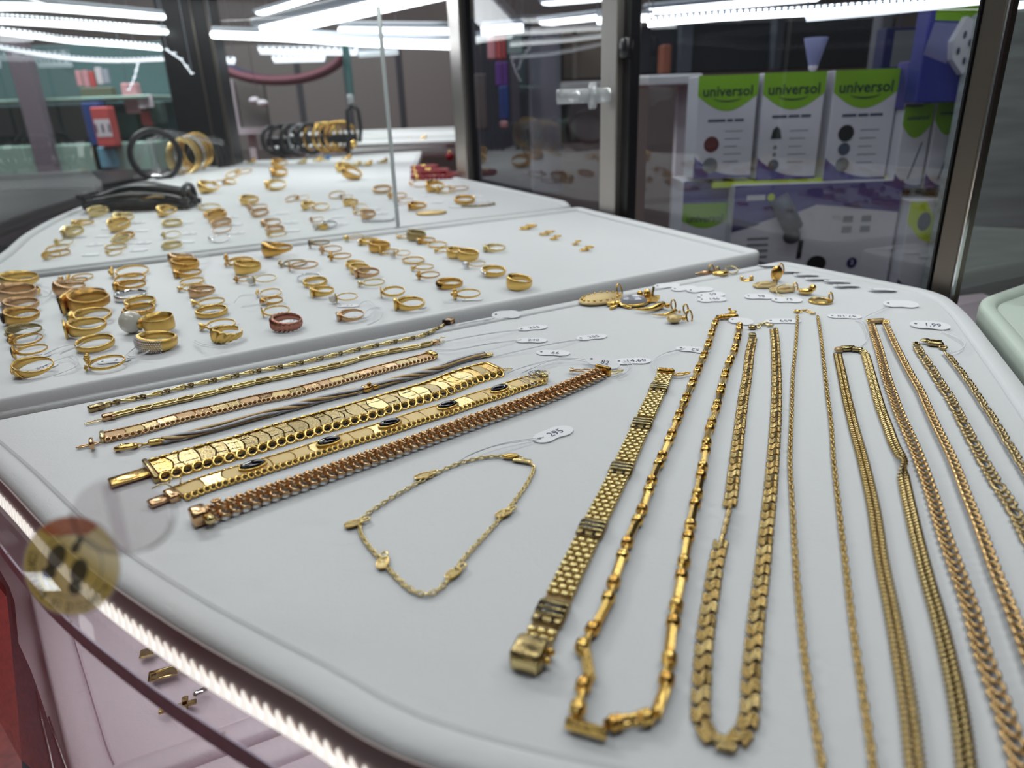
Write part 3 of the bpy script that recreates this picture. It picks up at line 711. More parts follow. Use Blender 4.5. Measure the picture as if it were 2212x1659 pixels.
# columns on the ring tray, back to front; column names count from the lone green-stone ring
COLS = [
 [(45, 613, 72, 'openwork', G, None, 'wide openwork gold ring'), (52, 634, 62, 'band', G, None, 'plain gold band'), (39, 646, 76, 'wide', R_, None, 'wide smooth rose gold ring'), (45, 667, 72, 'stonesignet', R_, CRYST, 'rose gold ring with white stone'),
  (46, 690, 72, 'stonesignet', D, BROWNST, 'heavy gold ring with brown stone'), (52, 719, 70, 'split', O, None, 'slim double-wire gold ring'), (55, 738, 68, 'cluster', D, BROWNST, 'thin gold ring with dark cluster'), (66, 763, 68, 'oval', G, ONYX, 'thin gold ring with black oval stone'), (72, 798, 80, 'split', G, None, 'thin gold ring with ribbed front')],
 [(172, 598, 52, 'bow', G, None, 'open gold ring with bow'), (158, 612, 60, 'cluster', R_, R_, 'gold ring with round knobbed head'), (152, 630, 62, 'dome', R_, None, 'ribbed rose gold dome ring'), (188, 647, 78, 'stonesignet', R_, CRYST, 'broad rose gold ring with white stone'),
  (190, 666, 92, 'bigrect', D, BROWNST, 'large gold ring with black-brown rectangular stone'), (196, 689, 84, 'rect', G, EMERALD, 'gold ring with green stone'), (188, 715, 80, 'signet', G, None, 'carved square gold signet ring'), (206, 745, 76, 'band', G, None, 'faceted plain gold band'), (226, 785, 82, 'flower', G, None, 'open gold ring with two flowers')],
 [(279, 589, 78, 'bow', G, None, 'gold ring with two knots'), (281, 603, 62, 'slim', D, None, 'slim gold band'), (281, 619, 64, 'rect', D, BROWNST, 'gold ring with small dark stone'), (283, 640, 66, 'band', S_, None, 'silver ridged band'), (303, 655, 62, 'band', G, None, 'polished gold band'),
  (302, 671, 62, 'row', D, BROWNST, 'gold ring with row of dark stones'), (300, 688, 66, 'flower', D, None, 'gold ring with dark red flower'), (320, 710, 112, 'bigpearl', G, PEARL, 'gold ring with one huge white pearl'), (340, 745, 84, 'pave', G, CRYST, 'thick gold ring paved with crystals')],
 [(392, 566, 52, 'dome', R_, None, 'domed rose gold ring'), (402, 580, 56, 'wide', D, None, 'gold ring with wide face'), (406, 592, 56, 'rect', D, ONYX, 'gold ring with dark square stone'), (415, 606, 50, 'slim', G, None, 'thin plain gold ring'), (412, 621, 54, 'solitaire', G, CRYST, 'thin gold solitaire ring'),
  (437, 633, 54, 'openwork', R_, None, 'gold ring with cut-out front'), (450, 654, 68, 'solitaire', G, CRYST, 'slim gold ring with small prongs'), (457, 674, 66, 'band', G, None, 'plain narrow gold band'), (470, 703, 74, 'solitaire', G, CRYST, 'gold solitaire ring with tall setting'), (490, 727, 66, 'shell', G, None, 'gold ring with fluted shell face')],
 [(516, 568, 62, 'flower', D, None, 'broad gold flower ring'), (536, 584, 56, 'wide', G, None, 'wide smooth gold ring'), (526, 604, 40, 'cluster', D, BROWNST, 'gold ring with dark berry head'), (566, 607, 62, 'pearl', W, PEARL, 'thin gold ring with small pearl'), (580, 632, 54, 'bow', G, None, 'gold ring with beaded knot'),
  (587, 650, 48, 'rect', D, RUBY, 'gold ring with ruby square'), (596, 674, 58, 'leaf', G, None, 'thin gold ring with leaf setting'), (619, 703, 68, 'twist', COPPER, None, 'copper coloured twisted rope ring')],
 [(600, 548, 64, 'dome', D, None, 'gold ring with big knotted dome'), (632, 568, 60, 'bow', O, None, 'gold ring with grey bow'), (656, 577, 62, 'leaf', R_, None, 'gold ring with pointed leaf'), (667, 599, 50, 'slim', S_, None, 'thin silver ring'), (681, 611, 52, 'band', G, None, 'gold band with notched edge'),
  (697, 633, 50, 'signet', G, None, 'small engraved gold signet ring'), (742, 646, 62, 'pearl', G, PEARL, 'very thin gold ring with pearl'), (757, 683, 60, 'rect', R_, CRYST, 'rose gold ring with square crystal')],
 [(690, 530, 46, 'oval', O, AMETH, 'gold ring with purple oval stone'), (714, 542, 50, 'cluster', R_, CRYST, 'rose gold ring with cluster'), (734, 557, 50, 'cluster', D, BROWNST, 'gold ring with dark cluster'), (768, 573, 42, 'split', G, None, 'gold ring with woven front'), (778, 584, 44, 'openwork', G, None, 'gold ring with pierced front'),
  (793, 592, 54, 'flat', R_, None, 'rose gold ring with square face'), (802, 611, 58, 'solitaire', W, CRYST, 'thin gold ring with raised crystal'), (849, 635, 52, 'bezel', G, None, 'thin gold ring with open round bezel'), (885, 660, 66, 'flat', G, None, 'gold ring with tall flat plate')],
 [(764, 516, 44, 'pearl', G, GOLDP, 'gold ring with ball head'), (796, 523, 46, 'rect', G, CRYST, 'gold ring with pale stone'), (820, 538, 46, 'wide', D, None, 'wide dark gold ring'), (840, 544, 44, 'flower', G, None, 'gold ring with fluted flower'), (864, 550, 46, 'pearl', G, PEARL, 'gold ring with tiny pearl'),
  (893, 561, 48, 'slim', G, None, 'slim gold wire ring'), (912, 577, 50, 'solitaire', G, GOLDP, 'gold ring with gold stud'), (924, 597, 52, 'cluster', D, CRYST, 'gold ring with crystal cluster'), (971, 614, 58, 'row', D, BROWNST, 'gold ring with dark stone row'), (1006, 639, 64, 'cluster', G, ROSE, 'thin gold ring with round rose cluster')],
 [(876, 509, 40, 'bow', G, None, 'gold ring with flat bow'), (900, 514, 42, 'wide', O, None, 'wide gold ring with ribbed face'), (920, 521, 42, 'rect', D, ONYX, 'gold ring with black stone'), (945, 528, 42, 'slim', G, None, 'plain thin gold ring'), (960, 540, 44, 'solitaire', G, GOLDP, 'gold ring with round gold head'),
  (988, 550, 46, 'openwork', G, None, 'gold ring with cut pattern'), (1012, 556, 46, 'wide', G, None, 'broad gold ring with open face'), (1024, 573, 50, 'pearl', G, CRYST, 'gold ring with crystal knob'), (1066, 589, 54, 'row', G, CRYST, 'gold ring with two split bands and crystals'), (1122, 617, 56, 'wide', G, None, 'wide tapered gold ring with carved face')]]
ring(1068, 538, 48, 'rect', GOLDP, 'lone gold ring with pale green stone on the empty half of the ring tray', None, AQUA, az=0, tilt=8)
random.seed(11)
for ci, c in enumerate(COLS):
    nfront = len(c)
    for ri, (x, y, wp, k, mm, st, ds) in enumerate(c):
        cn = ORD[9 - ci]; fn = nfront - ri
        where = (f'{ORD[fn]} from the front' if fn > 1 else 'frontmost') + f', {cn} ring column from the lone green-stone ring'
        if len((ds + ', ' + where).split()) > 16: where = (f'{ORD[fn]} from front' if fn > 1 else 'frontmost') + f', {cn} column from green-stone ring'
        lab = ds + ', ' + where
        front = ri / max(1, nfront - 1)
        ring(x, y, wp, k, mm, lab, 'gold rings in columns on the ring tray', st, az=random.uniform(-9, 9) + {'pave': 62, 'shell': 55, 'twist': 45, 'wide': 32, 'dome': 30, 'openwork': 34, 'oval': 26, 'stonesignet': 34, 'signet': 30, 'bigpearl': 12}.get(k, 18), tilt=random.uniform(3, 10))
# far tray: small rings and pendants, clusters counted from the red bead bracelets
FAR = [
 [(905, 401, 'bow'), (940, 411, 'openwork'), (962, 415, 'cluster'), (992, 411, 'leaf'), (1004, 436, 'band')],
 [(826, 414, 'band'), (858, 427, 'cluster'), (872, 438, 'pearl'), (902, 450, 'signet')],
 [(728, 425, 'slim'), (746, 428, 'pearl'), (758, 441, 'openwork'), (776, 449, 'cluster'), (780, 460, 'solitaire'), (796, 469, 'wide')],
 [(632, 432, 'slim'), (652, 430, 'pearl'), (668, 450, 'dome'), (694, 452, 'bezel'), (684, 476, 'cluster'), (692, 492, 'bigpearl'), (712, 488, 'row')],
 [(540, 439, 'openwork'), (556, 452, 'cluster'), (562, 464, 'row'), (586, 484, 'rect'), (594, 496, 'band'), (600, 508, 'leaf')],
 [(452, 450, 'slim'), (462, 465, 'band'), (470, 475, 'wide'), (478, 484, 'band'), (480, 498, 'slim'), (474, 518, 'solitaire')],
 [(362, 464, 'dome'), (372, 485, 'band'), (370, 510, 'cluster'), (372, 532, 'row')],
 [(266, 466, 'pearl'), (268, 480, 'dome'), (260, 496, 'wide'), (270, 512, 'band'), (262, 522, 'row'), (250, 533, 'slim'), (246, 546, 'solitaire')],
 [(214, 465, 'openwork'), (180, 484, 'rect'), (160, 508, 'bigrect'), (138, 526, 'cluster'), (124, 538, 'slim'), (128, 547, 'slim'), (112, 556, 'oval')]]
FDESC = {'bow': 'gold bow ring', 'openwork': 'pierced gold ring', 'cluster': 'gold cluster ring', 'leaf': 'gold leaf ring', 'band': 'plain gold band', 'pearl': 'gold ring with pearl', 'signet': 'gold signet ring', 'slim': 'thin gold ring', 'solitaire': 'gold ring with crystal',
         'wide': 'wide gold ring', 'dome': 'domed gold ring', 'bezel': 'gold ring with round bezel', 'bigpearl': 'ring with big white pearl', 'row': 'gold ring with stone row', 'rect': 'gold ring with square stone', 'bigrect': 'gold ring with big green stone', 'oval': 'gold ring with black stone'}
for ci, c in enumerate(FAR):
    for ri, (x, y, k) in enumerate(c):
        fn = len(c) - ri
        st = {'pearl': PEARL, 'bigpearl': PEARL, 'oval': ONYX, 'rect': EMERALD, 'bigrect': EMERALD, 'solitaire': CRYST, 'row': CRYST, 'cluster': random.choice([CRYST, BROWNST])}.get(k)
        mm = SILVER if (k == 'row' and ci == 3) or (ci == 5 and k == 'solitaire') else random.choice([G, G, D, R_, W])
        where = (f'{ORD[fn]} from front' if fn > 1 else 'frontmost')
        ring(x, y, random.uniform(38, 46) * (.8 if ci in (2, 3) else 1), k, mm, f'{FDESC[k]}, {where}, {ORD[ci + 1]} far-tray column from red bracelets', 'small rings on the far tray', st, az=random.uniform(-25, 25), tilt=random.uniform(6, 20))
BACK = [(605, 361, 'dome', 34, 'second gold ring from the front standing in the back row near the black pillar'), (604, 381, 'bigrect', 36, 'chunky gold ring in front of the back row on the far tray'), (597, 408, 'flat', 44, 'gold and grey ring below the chunky gold ring on the far tray'),
        (744, 370, 'dome', 36, 'knobbly gold ring beside the glass edge, far tray'), (762, 386, 'openwork', 44, 'open gold ring touching the knobbly ring, far tray'), (452, 414, 'dome', 44, 'big gold filigree ring at the end of the black cord bundle'),
        (474, 399, 'cluster', 30, 'small gold ring with crystals above the filigree ring'), (496, 396, 'rect', 30, 'small gold ring with blue stone near the black cords'), (505, 382, 'slim', 34, 'slim gold ring on the far tray edge near the pillar'), (528, 374, 'leaf', 34, 'gold leaf ring on the far tray edge nearest the pillar')]
for (x, y, k, wp, lab) in BACK:
    ring(x, y, wp, k, random.choice([G, D]), lab, 'gold rings at the back of the far tray', {'rect': BLUEST, 'cluster': CRYST, 'bigrect': BROWNST}.get(k), az=random.uniform(-20, 60), tilt=random.uniform(10, 30))
# five little hoops on the empty half of the ring tray
for i, (x, y, wp, lab) in enumerate([(1141, 495, 36, 'fanned'), (1182, 508, 34, 'wire'), (1200, 518, 24, 'curled'), (1246, 529, 18, 'tiny'), (1268, 542, 30, 'broken-looking')]):
    e = P(x, y, .0); r = pxm(x, y, wp) / 2
    t = empty('hoop_earrings', (e.x, e.y, .0), f'{lab} gold hoop earrings, {ORD[i + 1]} from the back, on the bare ring tray', 'earrings', 'hoop earrings on the ring tray')
    for s in (-1, 1):
        A = [(s * r * .35 + r * .62 * math.cos(a * PI / 10), r * .62 * math.sin(a * PI / 10), .0012 + .0025 * (1 + s) * .5) for a in range(0, 18)]
        build('hoop', [tube(A, .0008 if i else .0013, 6)], G, t)
# oval medallion lying flat and gold chain bracelet on the far tray
m0 = P(932, 462); t = empty('medallion', (m0.x, m0.y, 0), 'flat oval gold medallion lying on the far tray', 'medallion', rot=(0, 0, .1))
v, f = lathe([(.019, 0), (.021, .001), (.021, .0018), (.0195, .0022), (.016, .0018), (.015, .0028), (.004, .0036), (.001, .0036)], 28); build('disc', [([(x, y * .72, z) for x, y, z in v], f)], GOLDT, t)
build('rim', [tube([(.0205 * math.cos(a * PI / 16), .0205 * .72 * math.sin(a * PI / 16), .002) for a in range(32)], .0009, 6, True)], G, t)
m0 = P(1036, 446); t = empty('chain_bracelet', (m0.x, m0.y, 0), 'short thick gold chain bracelet near the door on the far tray', 'bracelet')
pts, stp = smoothpath([(-.024, -.004, .002), (-.010, -.008, .002), (.010, -.003, .002), (.024, .012, .002)], .0045)
lk = MB().add(oval(.0062, .0044, .0009)).mesh('oval_link', GOLDO)
for i in range(len(pts) - 1): link('link', lk, t, frame(pts[i], pts[i + 1] - pts[i], roll=(.8 if i % 2 else -.8)))
m0 = P(820, 480); t = empty('chain_bracelet', (m0.x, m0.y, 0), 'short silver chain bracelet beside the glass edge on the far tray', 'bracelet')
lk = MB().add(oval(.0050, .0036, .0007)).mesh('silver_link', STEELG)
pts, stp = smoothpath([(-.020, -.002, .002), (.0, -.004, .002), (.016, .002, .002), (.018, .012, .004)], .0036)
for i in range(len(pts) - 1): link('link', lk, t, frame(pts[i], pts[i + 1] - pts[i], roll=(.8 if i % 2 else -.8)))
# ---------------------------------------------------------------- chains on the bracelet tray
def thing_on(name, pts, label, cat, group):
    c = sum((Vector(p) for p in pts), Vector()) / len(pts)
    return empty(name, (c.x, c.y, 0.), label, cat, group)
def L2(M, e): M = M.copy(); M.translation = M.translation - e.location; return M
def perp_width(px, py, dy, t):                  # ground width across direction t of dy picture rows
    a, b = P(px, py - dy / 2), P(px, py + dy / 2); n_ = Vector((-t.y, t.x, 0)).normalized(); return abs((b - a).dot(n_))
def links(e, path, pitch, meshes, z, roll=lambda i: 0., name='link', up=Vector((0, 0, 1)), skip=lambda s: False, closed=False):
    pts, st = smoothpath(path, pitch, closed); tot = len(pts) - 1
    for i in range(tot):
        a, b = pts[i], pts[i + 1]; t = b - a; mid = (a + b) / 2
        if skip(i / tot): continue
        me = meshes[i % len(meshes)] if isinstance(meshes, list) else meshes
        M = frame(Vector((mid.x, mid.y, mid.z + z)), t, roll=roll(i)); link(name, me, e, L2(M, e))
    return pts, st
def mesh1(name, vfs, m, smooth=True):
    b = MB()
    for vf in (vfs if isinstance(vfs, list) else [vfs]): b.add(vf)
    return b.mesh(name, m, smooth)
def at(pts, s):                                 # point and tangent at fraction s of a path sampled evenly
    x = s * (len(pts) - 1); i = min(int(x), len(pts) - 2); return pts[i].lerp(pts[i + 1], x - i), (pts[i + 1] - pts[i])
def nearest_s(pts, q):
    best = min(range(len(pts)), key=lambda i: (pts[i] - q).length); return best / (len(pts) - 1)
def put(name, vfs, m, e, p, t, z=0., smooth=True, roll=0.):
    return link(name, mesh1(name, vfs, m, smooth), e, L2(frame(Vector((p.x, p.y, p.z + z)), t, roll=roll), e))
def catch8(L, W, r):                            # figure-eight safety catch
    pts = [(L * i / 20, W / 2 * math.sin(PI * i / 20) * (1 - .55 * math.exp(-((i - 12) / 3.) ** 2)), .0008) for i in range(21)]
    return tube(pts + [(x, -y, z) for x, y, z in pts[::-1][1:-1]], r, 5, True)
BG = 'gold bracelets laid out in a row'
NG = 'gold necklaces hanging in loops'

# 1 twisted flat-link chain
pa = px_path([(210, 886), (260, 872), (331, 858), (403, 840), (489, 821), (558, 806), (629, 793), (700, 777), (801, 753), (903, 732), (938, 718), (962, 706)])
e = thing_on('bracelet', pa, 'thin pale gold snail-link bracelet, furthest back beside the ring tray', 'bracelet', BG)
e['label'] = 'thin pale gold twisted-link bracelet lying along the rim of the ring tray'
lg = mesh1('long_link', [oval(.0096, .0030, .00075, 14, 6, .35, .0006, .0006)], GOLDP); sm = mesh1('short_link', [oval(.0052, .0030, .0008, 12, 6, .2, .0006, .0008)], GOLDO)
pts, _ = links(e, pa, .0062, [lg, sm], .0014, lambda i: .75 if i % 2 else .35)
p, t = pts[0], pts[1] - pts[0]
put('clasp', [box(.0, 0, .0016, .0075, .0042, .0030, .0004), sph((.001, -.0026, .0014), .0009, 8, 6)], GOLDO, e, p, t)
p, t = pts[-1], pts[-1] - pts[-2]
put('clasp', [box(.006, 0, .0022, .0058, .0052, .0036, .0004)], ROSE, e, p, t); put('collar', [box(.0018, 0, .0022, .0024, .0058, .0044, .0004)], BROWNST, e, p, t)
put('catch', [catch8(.009, .004, .0003)], GOLDP, e, p, t)
# 2 paper-clip chain
pa = px_path([(240, 905), (300, 890), (386, 871), (455, 855), (541, 833), (612, 818), (680, 804), (749, 789), (801, 772), (903, 753), (936, 745)])
e = thing_on('bracelet', pa, 'thin gold paper-clip link bracelet, second from the ring tray rim', 'bracelet', BG)
lg = mesh1('paperclip_link', [oval(.0130, .0044, .00062, 18, 6, .55, .0010)], GOLDP); sm = mesh1('ring_link', [oval(.0096, .0044, .00066, 14, 6, .4, .0010)], ANTG)
pts, _ = links(e, pa, .0102, [lg, sm], .0014, lambda i: .25 if i % 2 else .12)
p, t = pts[0], pts[0] - pts[1]
put('clasp', [box(.001, 0, .0016, .0055, .0040, .0030, .0004), sph((-.001, .0024, .0015), .0011, 8, 6)], ROSE, e, p, t); put('catch', [catch8(.0085, .0040, .0003)], GOLDP, e, p + t.normalized() * .003, t)
p, t = pts[-1], pts[-1] - pts[-2]
put('clasp', [box(.002, 0, .0014, .0045, .0040, .0026, .0003)], ROSE, e, p, t); put('catch', [catch8(.0055, .0034, .0003), tube([(.0, .001, .001), (.004, .002, .003), (.006, .000, .003)], .0004, 5)], GOLDP, e, p + t.normalized() * .003, t)

def plated(label, pa, width, n, mats, edge, em, loopL, gap=.0003, curved=True, th=.0016, loops_as_parts=False, skip=None, z=.0004, pattern=None):
    e = thing_on('bracelet', pa, label, 'bracelet', BG)
    pts, st = smoothpath(pa, .002); W2 = width / 2
    tot = len(pts) - 1; bul = [random.choice((-1, -.8, .3, .8, 1)) for _ in range(n + 1)]; bul[0] = bul[-1] = 0
    build('backing', [tube([p - e.location + Vector((0, 0, z + .0004)) for p in pts], W2 * .94, 6, ry=.0003, up=(0, 0, 1))], BRONZE, e, smooth=False)
    for i in range(n):
        s0, s1 = i / n, (i + 1) / n
        p0, t0 = at(pts, s0); p1, t1 = at(pts, s1 - 1e-6); mid = (p0 + p1) / 2; t = p1 - p0; L = t.length - gap
        k = .16 * width if curved else 0; g0, g1 = bul[i], bul[i + 1]
        ys = [-1, -.75, -.4, 0, .4, .75, 1]
        poly = [(L / 2 + g1 * k * (1 - abs(y) ** 1.5), y * W2) for y in ys] + [(-L / 2 + g0 * k * (1 - abs(y) ** 1.5), y * W2) for y in ys[::-1]]
        poly2 = [(x * (1 - .0004 / L), y * .96) for x, y in poly]
        nn_ = len(poly)
        v = [(x, y, 0) for x, y in poly] + [(x, y, th * .75) for x, y in poly] + [(x, y, th) for x, y in poly2]
        f = [(a, (a + 1) % nn_, nn_ + (a + 1) % nn_, nn_ + a) for a in range(nn_)] + [(nn_ + a, nn_ + (a + 1) % nn_, 2 * nn_ + (a + 1) % nn_, 2 * nn_ + a) for a in range(nn_)] + [tuple(range(2 * nn_, 3 * nn_))]
        mm = mats[(pattern[i % len(pattern)] if pattern else i) % len(mats)]
        o = put('plate', [(v, f)], mm, e, Vector((mid.x, mid.y, z)), t, smooth=False, roll=random.uniform(-.03, .03))
    # loop edging on both sides
    if edge:
        lp, lst = smoothpath(pa, loopL); lm = mesh1('edge_loop', [oval(loopL * 1.35, edge * 1.1, edge * .15, 12, 6)], em); bulk = MB()
        for sd in (-1, 1):
            for i in range(len(lp) - 1):
                t = lp[i + 1] - lp[i]; mid = (lp[i] + lp[i + 1]) / 2; nrm = Vector((-t.y, t.x, 0)).normalized()
                M = frame(Vector((mid.x, mid.y, .0015)) + nrm * sd * (W2 + edge * .42), t, roll=-sd * .7)
                M = M @ Matrix.Rotation(.55, 4, 'Z')
                if loops_as_parts: link('edge_loop', lm, e, L2(M, e))
                else: bulk.add(oval(loopL * 1.35, edge * 1.1, edge * .16, 8, 5), L2(M, e))
        if not loops_as_parts: tag(link('loop_edging', bulk.mesh('loop_edging', em), e), kind='stuff')
    return e, pts
random.seed(3)
tdir = Vector((.6, .5, 0))
# 3 rose ribbon with loop edging
pa = px_path([(228, 949), (300, 933), (386, 908), (472, 888), (558, 867), (629, 853), (732, 826), (835, 798), (931, 773)])
e, pts = plated('rose gold ribbon bracelet with polished lozenges and loop edging, cross-shaped catch', pa, .0068, 22, [ROSE, ROSET, GOLDO, ROSE, GOLDT], .0030, ROSE, .0025, curved=True, pattern=[1, 4, 2, 0, 1, 0, 2, 2, 1, 3, 4, 2, 0])
p, t = pts[0], pts[0] - pts[1]
put('clasp', [box(.001, 0, .0016, .002, .0085, .0034, .0004)], GOLDP, e, p, t); put('catch', [catch8(.0095, .0036, .0004), box(.003, .0045, .003, .0018, .006, .004, .0004)], ROSE, e, p + t.normalized() * .002 + Vector((.002, -.004, 0)), t)
p, t = pts[-1], pts[-1] - pts[-2]; put('clasp', [box(.001, 0, .002, .0035, .0085, .0034, .0006)], GOLD, e, p, t)
put('catch', [catch8(.004, .0032, .0003)], ROSE, e, p + t.normalized() * .0 + Vector((-.004, .004, 0.001)), t)
# 4 twisted two-tone strands
pa = px_path([(352, 959), (378, 954), (455, 935), (558, 907), (646, 883), (715, 864), (745, 857), (783, 849), (852, 829), (938, 806), (985, 788), (1021, 778), (1048, 772)])
e = thing_on('bracelet', pa, 'two-tone bracelet of twisted grey and bronze strands with lobster clasp', 'bracelet', BG)
pts, st = smoothpath(pa, .0016); n = len(pts)
for k, mm in enumerate([STEELG, BRONZE, STEELG, BRONZE]):
    A = []
    for i, p in enumerate(pts):
        t = (pts[min(i + 1, n - 1)] - pts[max(i - 1, 0)]).normalized(); nr = Vector((-t.y, t.x, 0)); s = i / (n - 1)
        if .535 < s < .585: w_ = .0006
        else: w_ = .0014
        a = PI * .5 * k + s * 15 + 1.2 * math.sin(s * 17); A.append(p - e.location + nr * math.cos(a) * w_ + Vector((0, 0, .0020 + .0010 * math.sin(a))))
    build('strand', [tube(A, .00105, 6, ry=.0007)], mm, e)
p, t = pts[0], pts[0] - pts[1]
put('end_cap', [box(.002, 0, .0018, .0075, .0036, .0022, .0004)], GOLD, e, p, t)
put('jump_ring', [oval(.0032, .0026, .0004)], GOLD, e, p + t.normalized() * .0072, t, .0012, roll=.7)
put('jump_ring', [oval(.0032, .0026, .0004)], GOLD, e, p + t.normalized() * .0095, t, .0012, roll=-.7)
put('lobster_clasp', [oval(.0105, .0062, .0011, 16, 8), sph((.002, -.003, .0006), .0011, 8, 6), tube([(-.004, -.0028, .0004), (.001, -.004, .001)], .0006, 6)], GOLD, e, p + t.normalized() * .0150, t, .0014, roll=.3)
p, t = at(pts, .56); put('connector', [box(0, 0, .0020, .0042, .0050, .0030, .0005), box(.0048, 0, .0020, .0030, .0046, .0026, .0005), sph((.002, .0, .0038), .0012, 8, 6)], GOLDD, e, p, t)
p, t = pts[-1], pts[-1] - pts[-2]; put('end_ring', [oval(.0070, .0046, .0009, 14, 6), box(-.004, 0, 0, .004, .0030, .0016, .0004)], GOLDP, e, p + t.normalized() * .002, t, .0012)
# 5 wide crocodile-engraved bracelet
pa = px_path([(334, 1022), (420, 996), (506, 973), (594, 946), (680, 921), (766, 897), (852, 871), (938, 845), (1004, 819), (1066, 801)])
w5 = perp_width(506, 973, 40, tdir)
e, pts = plated('widest gold bracelet, crocodile-engraved plates with ring edging and plain tongue', pa, w5 * .80, 30, [GOLDO, GOLDO, GOLDP, GOLDO, GOLD], .0050, GOLD, .0045, loops_as_parts=True, th=.0022, pattern=[4, 0, 1, 0, 0, 2, 0, 1, 0, 0, 1, 3, 0, 0, 0, 1, 0, 2, 0, 0, 2, 2, 0, 2, 4, 4, 2, 4, 0, 4])
b = MB()
for s_ in (-.17, .17):
    for i in range(28):
        if i % 4 == 3 or random.random() < .25: continue
        p, t = at(pts, (i + .1) / 30); q, _ = at(pts, (i + .95) / 30); nr = Vector((-t.y, t.x, 0)).normalized() * (w5 * s_)
        b.add(tube([p - e.location + nr + Vector((0, 0, .00265)), q - e.location + nr * random.uniform(.7, 1.2) + Vector((0, 0, .00265))], .00012, 4))
tag(link('engraving', b.mesh('engraving', BROWNST), e), 'dark engraved lines', kind='stuff')
p, t = pts[0], pts[0] - pts[1]
put('clasp', [box(.0012, 0, .0016, .0022, w5 * 1.15, .0034, .0004)], GOLDO, e, p, t); put('tongue', [box(.0095, 0, .0016, .015, .0080, .0014, .0004)], GOLD, e, p, t)
p, t = pts[-1], pts[-1] - pts[-2]; put('clasp', [box(.0008, 0, .0016, .0020, w5 * .9, .0032, .0004)], GOLDD, e, p, t); put('catch', [catch8(.0075, .0042, .0003)], GOLDP, e, p + t.normalized() * .0018 + Vector((.002, -.004, .0005)), t + Vector((.3, -.3, 0)) * t.length)
# 6 bracelet with black oval stones
pa = px_path([(388, 1072), (455, 1047), (550, 1018), (628, 994), (707, 968), (776, 947), (845, 926), (905, 906), (968, 887), (1022, 868), (1075, 852), (1130, 832), (1168, 822)])
e, pts = plated('gold bracelet set with five black oval stones, frosted plates and loop edging', pa, .0086, 20, [GOLDT, GOLDT, GOLDP, GOLDT], .0032, GOLD, .0026, th=.0018, pattern=[0, 2, 0, 1, 0, 0, 2, 0])
for (x, y) in [(550, 1016), (707, 966), (845, 924), (968, 885), (1075, 851)]:
    p, t = at(pts, nearest_s(pts, P(x, y)))
    bz = put('bezel', [([(a, b_, c) for a, b_, c in lathe([(1, 0), (1, .8), (.86, 1), (.8, .8)], 20)[0]], lathe([(1, 0), (1, .8), (.86, 1), (.8, .8)], 20)[1])], GOLD, e, p, t, .0014)
    bz.matrix_basis = bz.matrix_basis @ Matrix.Diagonal((.0060, .0036, .0020, 1))
    o = put('black_stone', [sph((0, 0, 0), 1., 18, 10)], ONYX, e, p, t, .0032); o.matrix_basis = o.matrix_basis @ Matrix.Diagonal((.0054, .0031, .0017, 1)); o['label'] = 'polished black oval stone'
p, t = pts[0], pts[0] - pts[1]
put('clasp', [box(.0026, 0, .0016, .0042, .0080, .0032, .0004)], ROSE, e, p, t); put('tongue', [box(.0078, -.0002, .0014, .0070, .0058, .0016, .0004)], ROSE, e, p, t)
put('catch', [tube([(.0, -.004, .002), (.002, -.0065, .004), (.005, -.0058, .005), (.0075, -.0062, .0042)], .00032, 5), tube([(-.002, -.004, .002), (-.004, -.007, .004), (-.001, -.008, .005), (.001, -.006, .004)], .00032, 5)], GOLDP, e, p, t)
p, t = pts[-1], pts[-1] - pts[-2]; put('clasp', [box(.0012, .001, .002, .004, .0090, .0040, .0008), tube([(.002 + .003 * math.cos(a), .003 * math.sin(a), .004) for a in [i * .7 for i in range(9)]], .0003, 5, True)], GOLDP, e, p, t)
build('thread_knot', [tube([p - e.location + Vector((-.003 + .0035 * math.cos(a), .001 + .0028 * math.sin(a), .0035 + .0015 * math.sin(2.3 * a))) for a in [i * .55 for i in range(40)]], .00022, 4)], THREAD, e)
# 7 thick woven rope
pa = px_path([(452, 1124), (470, 1118), (556, 1086), (675, 1045), (755, 1016), (835, 988), (935, 952), (1038, 915), (1105, 892), (1173, 868), (1225, 846), (1274, 825), (1298, 813)])
e = thing_on('bracelet', pa, 'thick rose gold woven rope bracelet nearest the empty stretch of tray', 'bracelet', BG)
e['label'] = 'thick round rose gold woven-link bracelet between black-stone bracelet and thin anklet'
lm = mesh1('woven_link', [oval(.0062, .0052, .00072, 12, 6, .1, None, .0005)], ROSE)
pp, st = smoothpath(pa, .0039)
for i in range(len(pp) - 1):
    t = (pp[i + 1] - pp[i]).normalized(); nr = Vector((-t.y, t.x, 0)); mid = (pp[i] + pp[i + 1]) / 2
    for off, zz, rl, yaw in ((-.0026, .0026, .75, .5), (0., .0040, 0., -.35), (.0026, .0026, -.75, .5)):
        M = frame(Vector((mid.x, mid.y, zz)) + nr * off, t, roll=rl) @ Matrix.Rotation(yaw, 4, 'Z') @ Matrix.Rotation(.5, 4, 'Y'); link('link', lm, e, L2(M, e))
p, t = pp[0], pp[0] - pp[1]
put('clasp', [box(.003, 0, .0034, .0056, .0074, .0058, .0006)], ROSE, e, p, t); put('ball', [sph((.0005, .0050, .0030), .0020, 10, 8)], GOLDP, e, p, t)
put('catch_loop', [oval(.004, .003, .0005)], ROSE, e, p + Vector((.002, .004, 0)), t, .006)
p, t = pp[-1], pp[-1] - pp[-2]
put('clasp', [box(.002, 0, .003, .0022, .0098, .0052, .0005)], GOLDD, e, p, t); put('catch', [catch8(.0100, .0046, .0004)], GOLDP, e, p + Vector((.004, -.001, .001)), Vector((.8, .45, .0)))
put('catch', [catch8(.0120, .0056, .00042), box(.0125, 0, .001, .002, .003, .0016)], ROSE, e, p + Vector((-.003, .004, .001)), Vector((-1, .12, .02)))
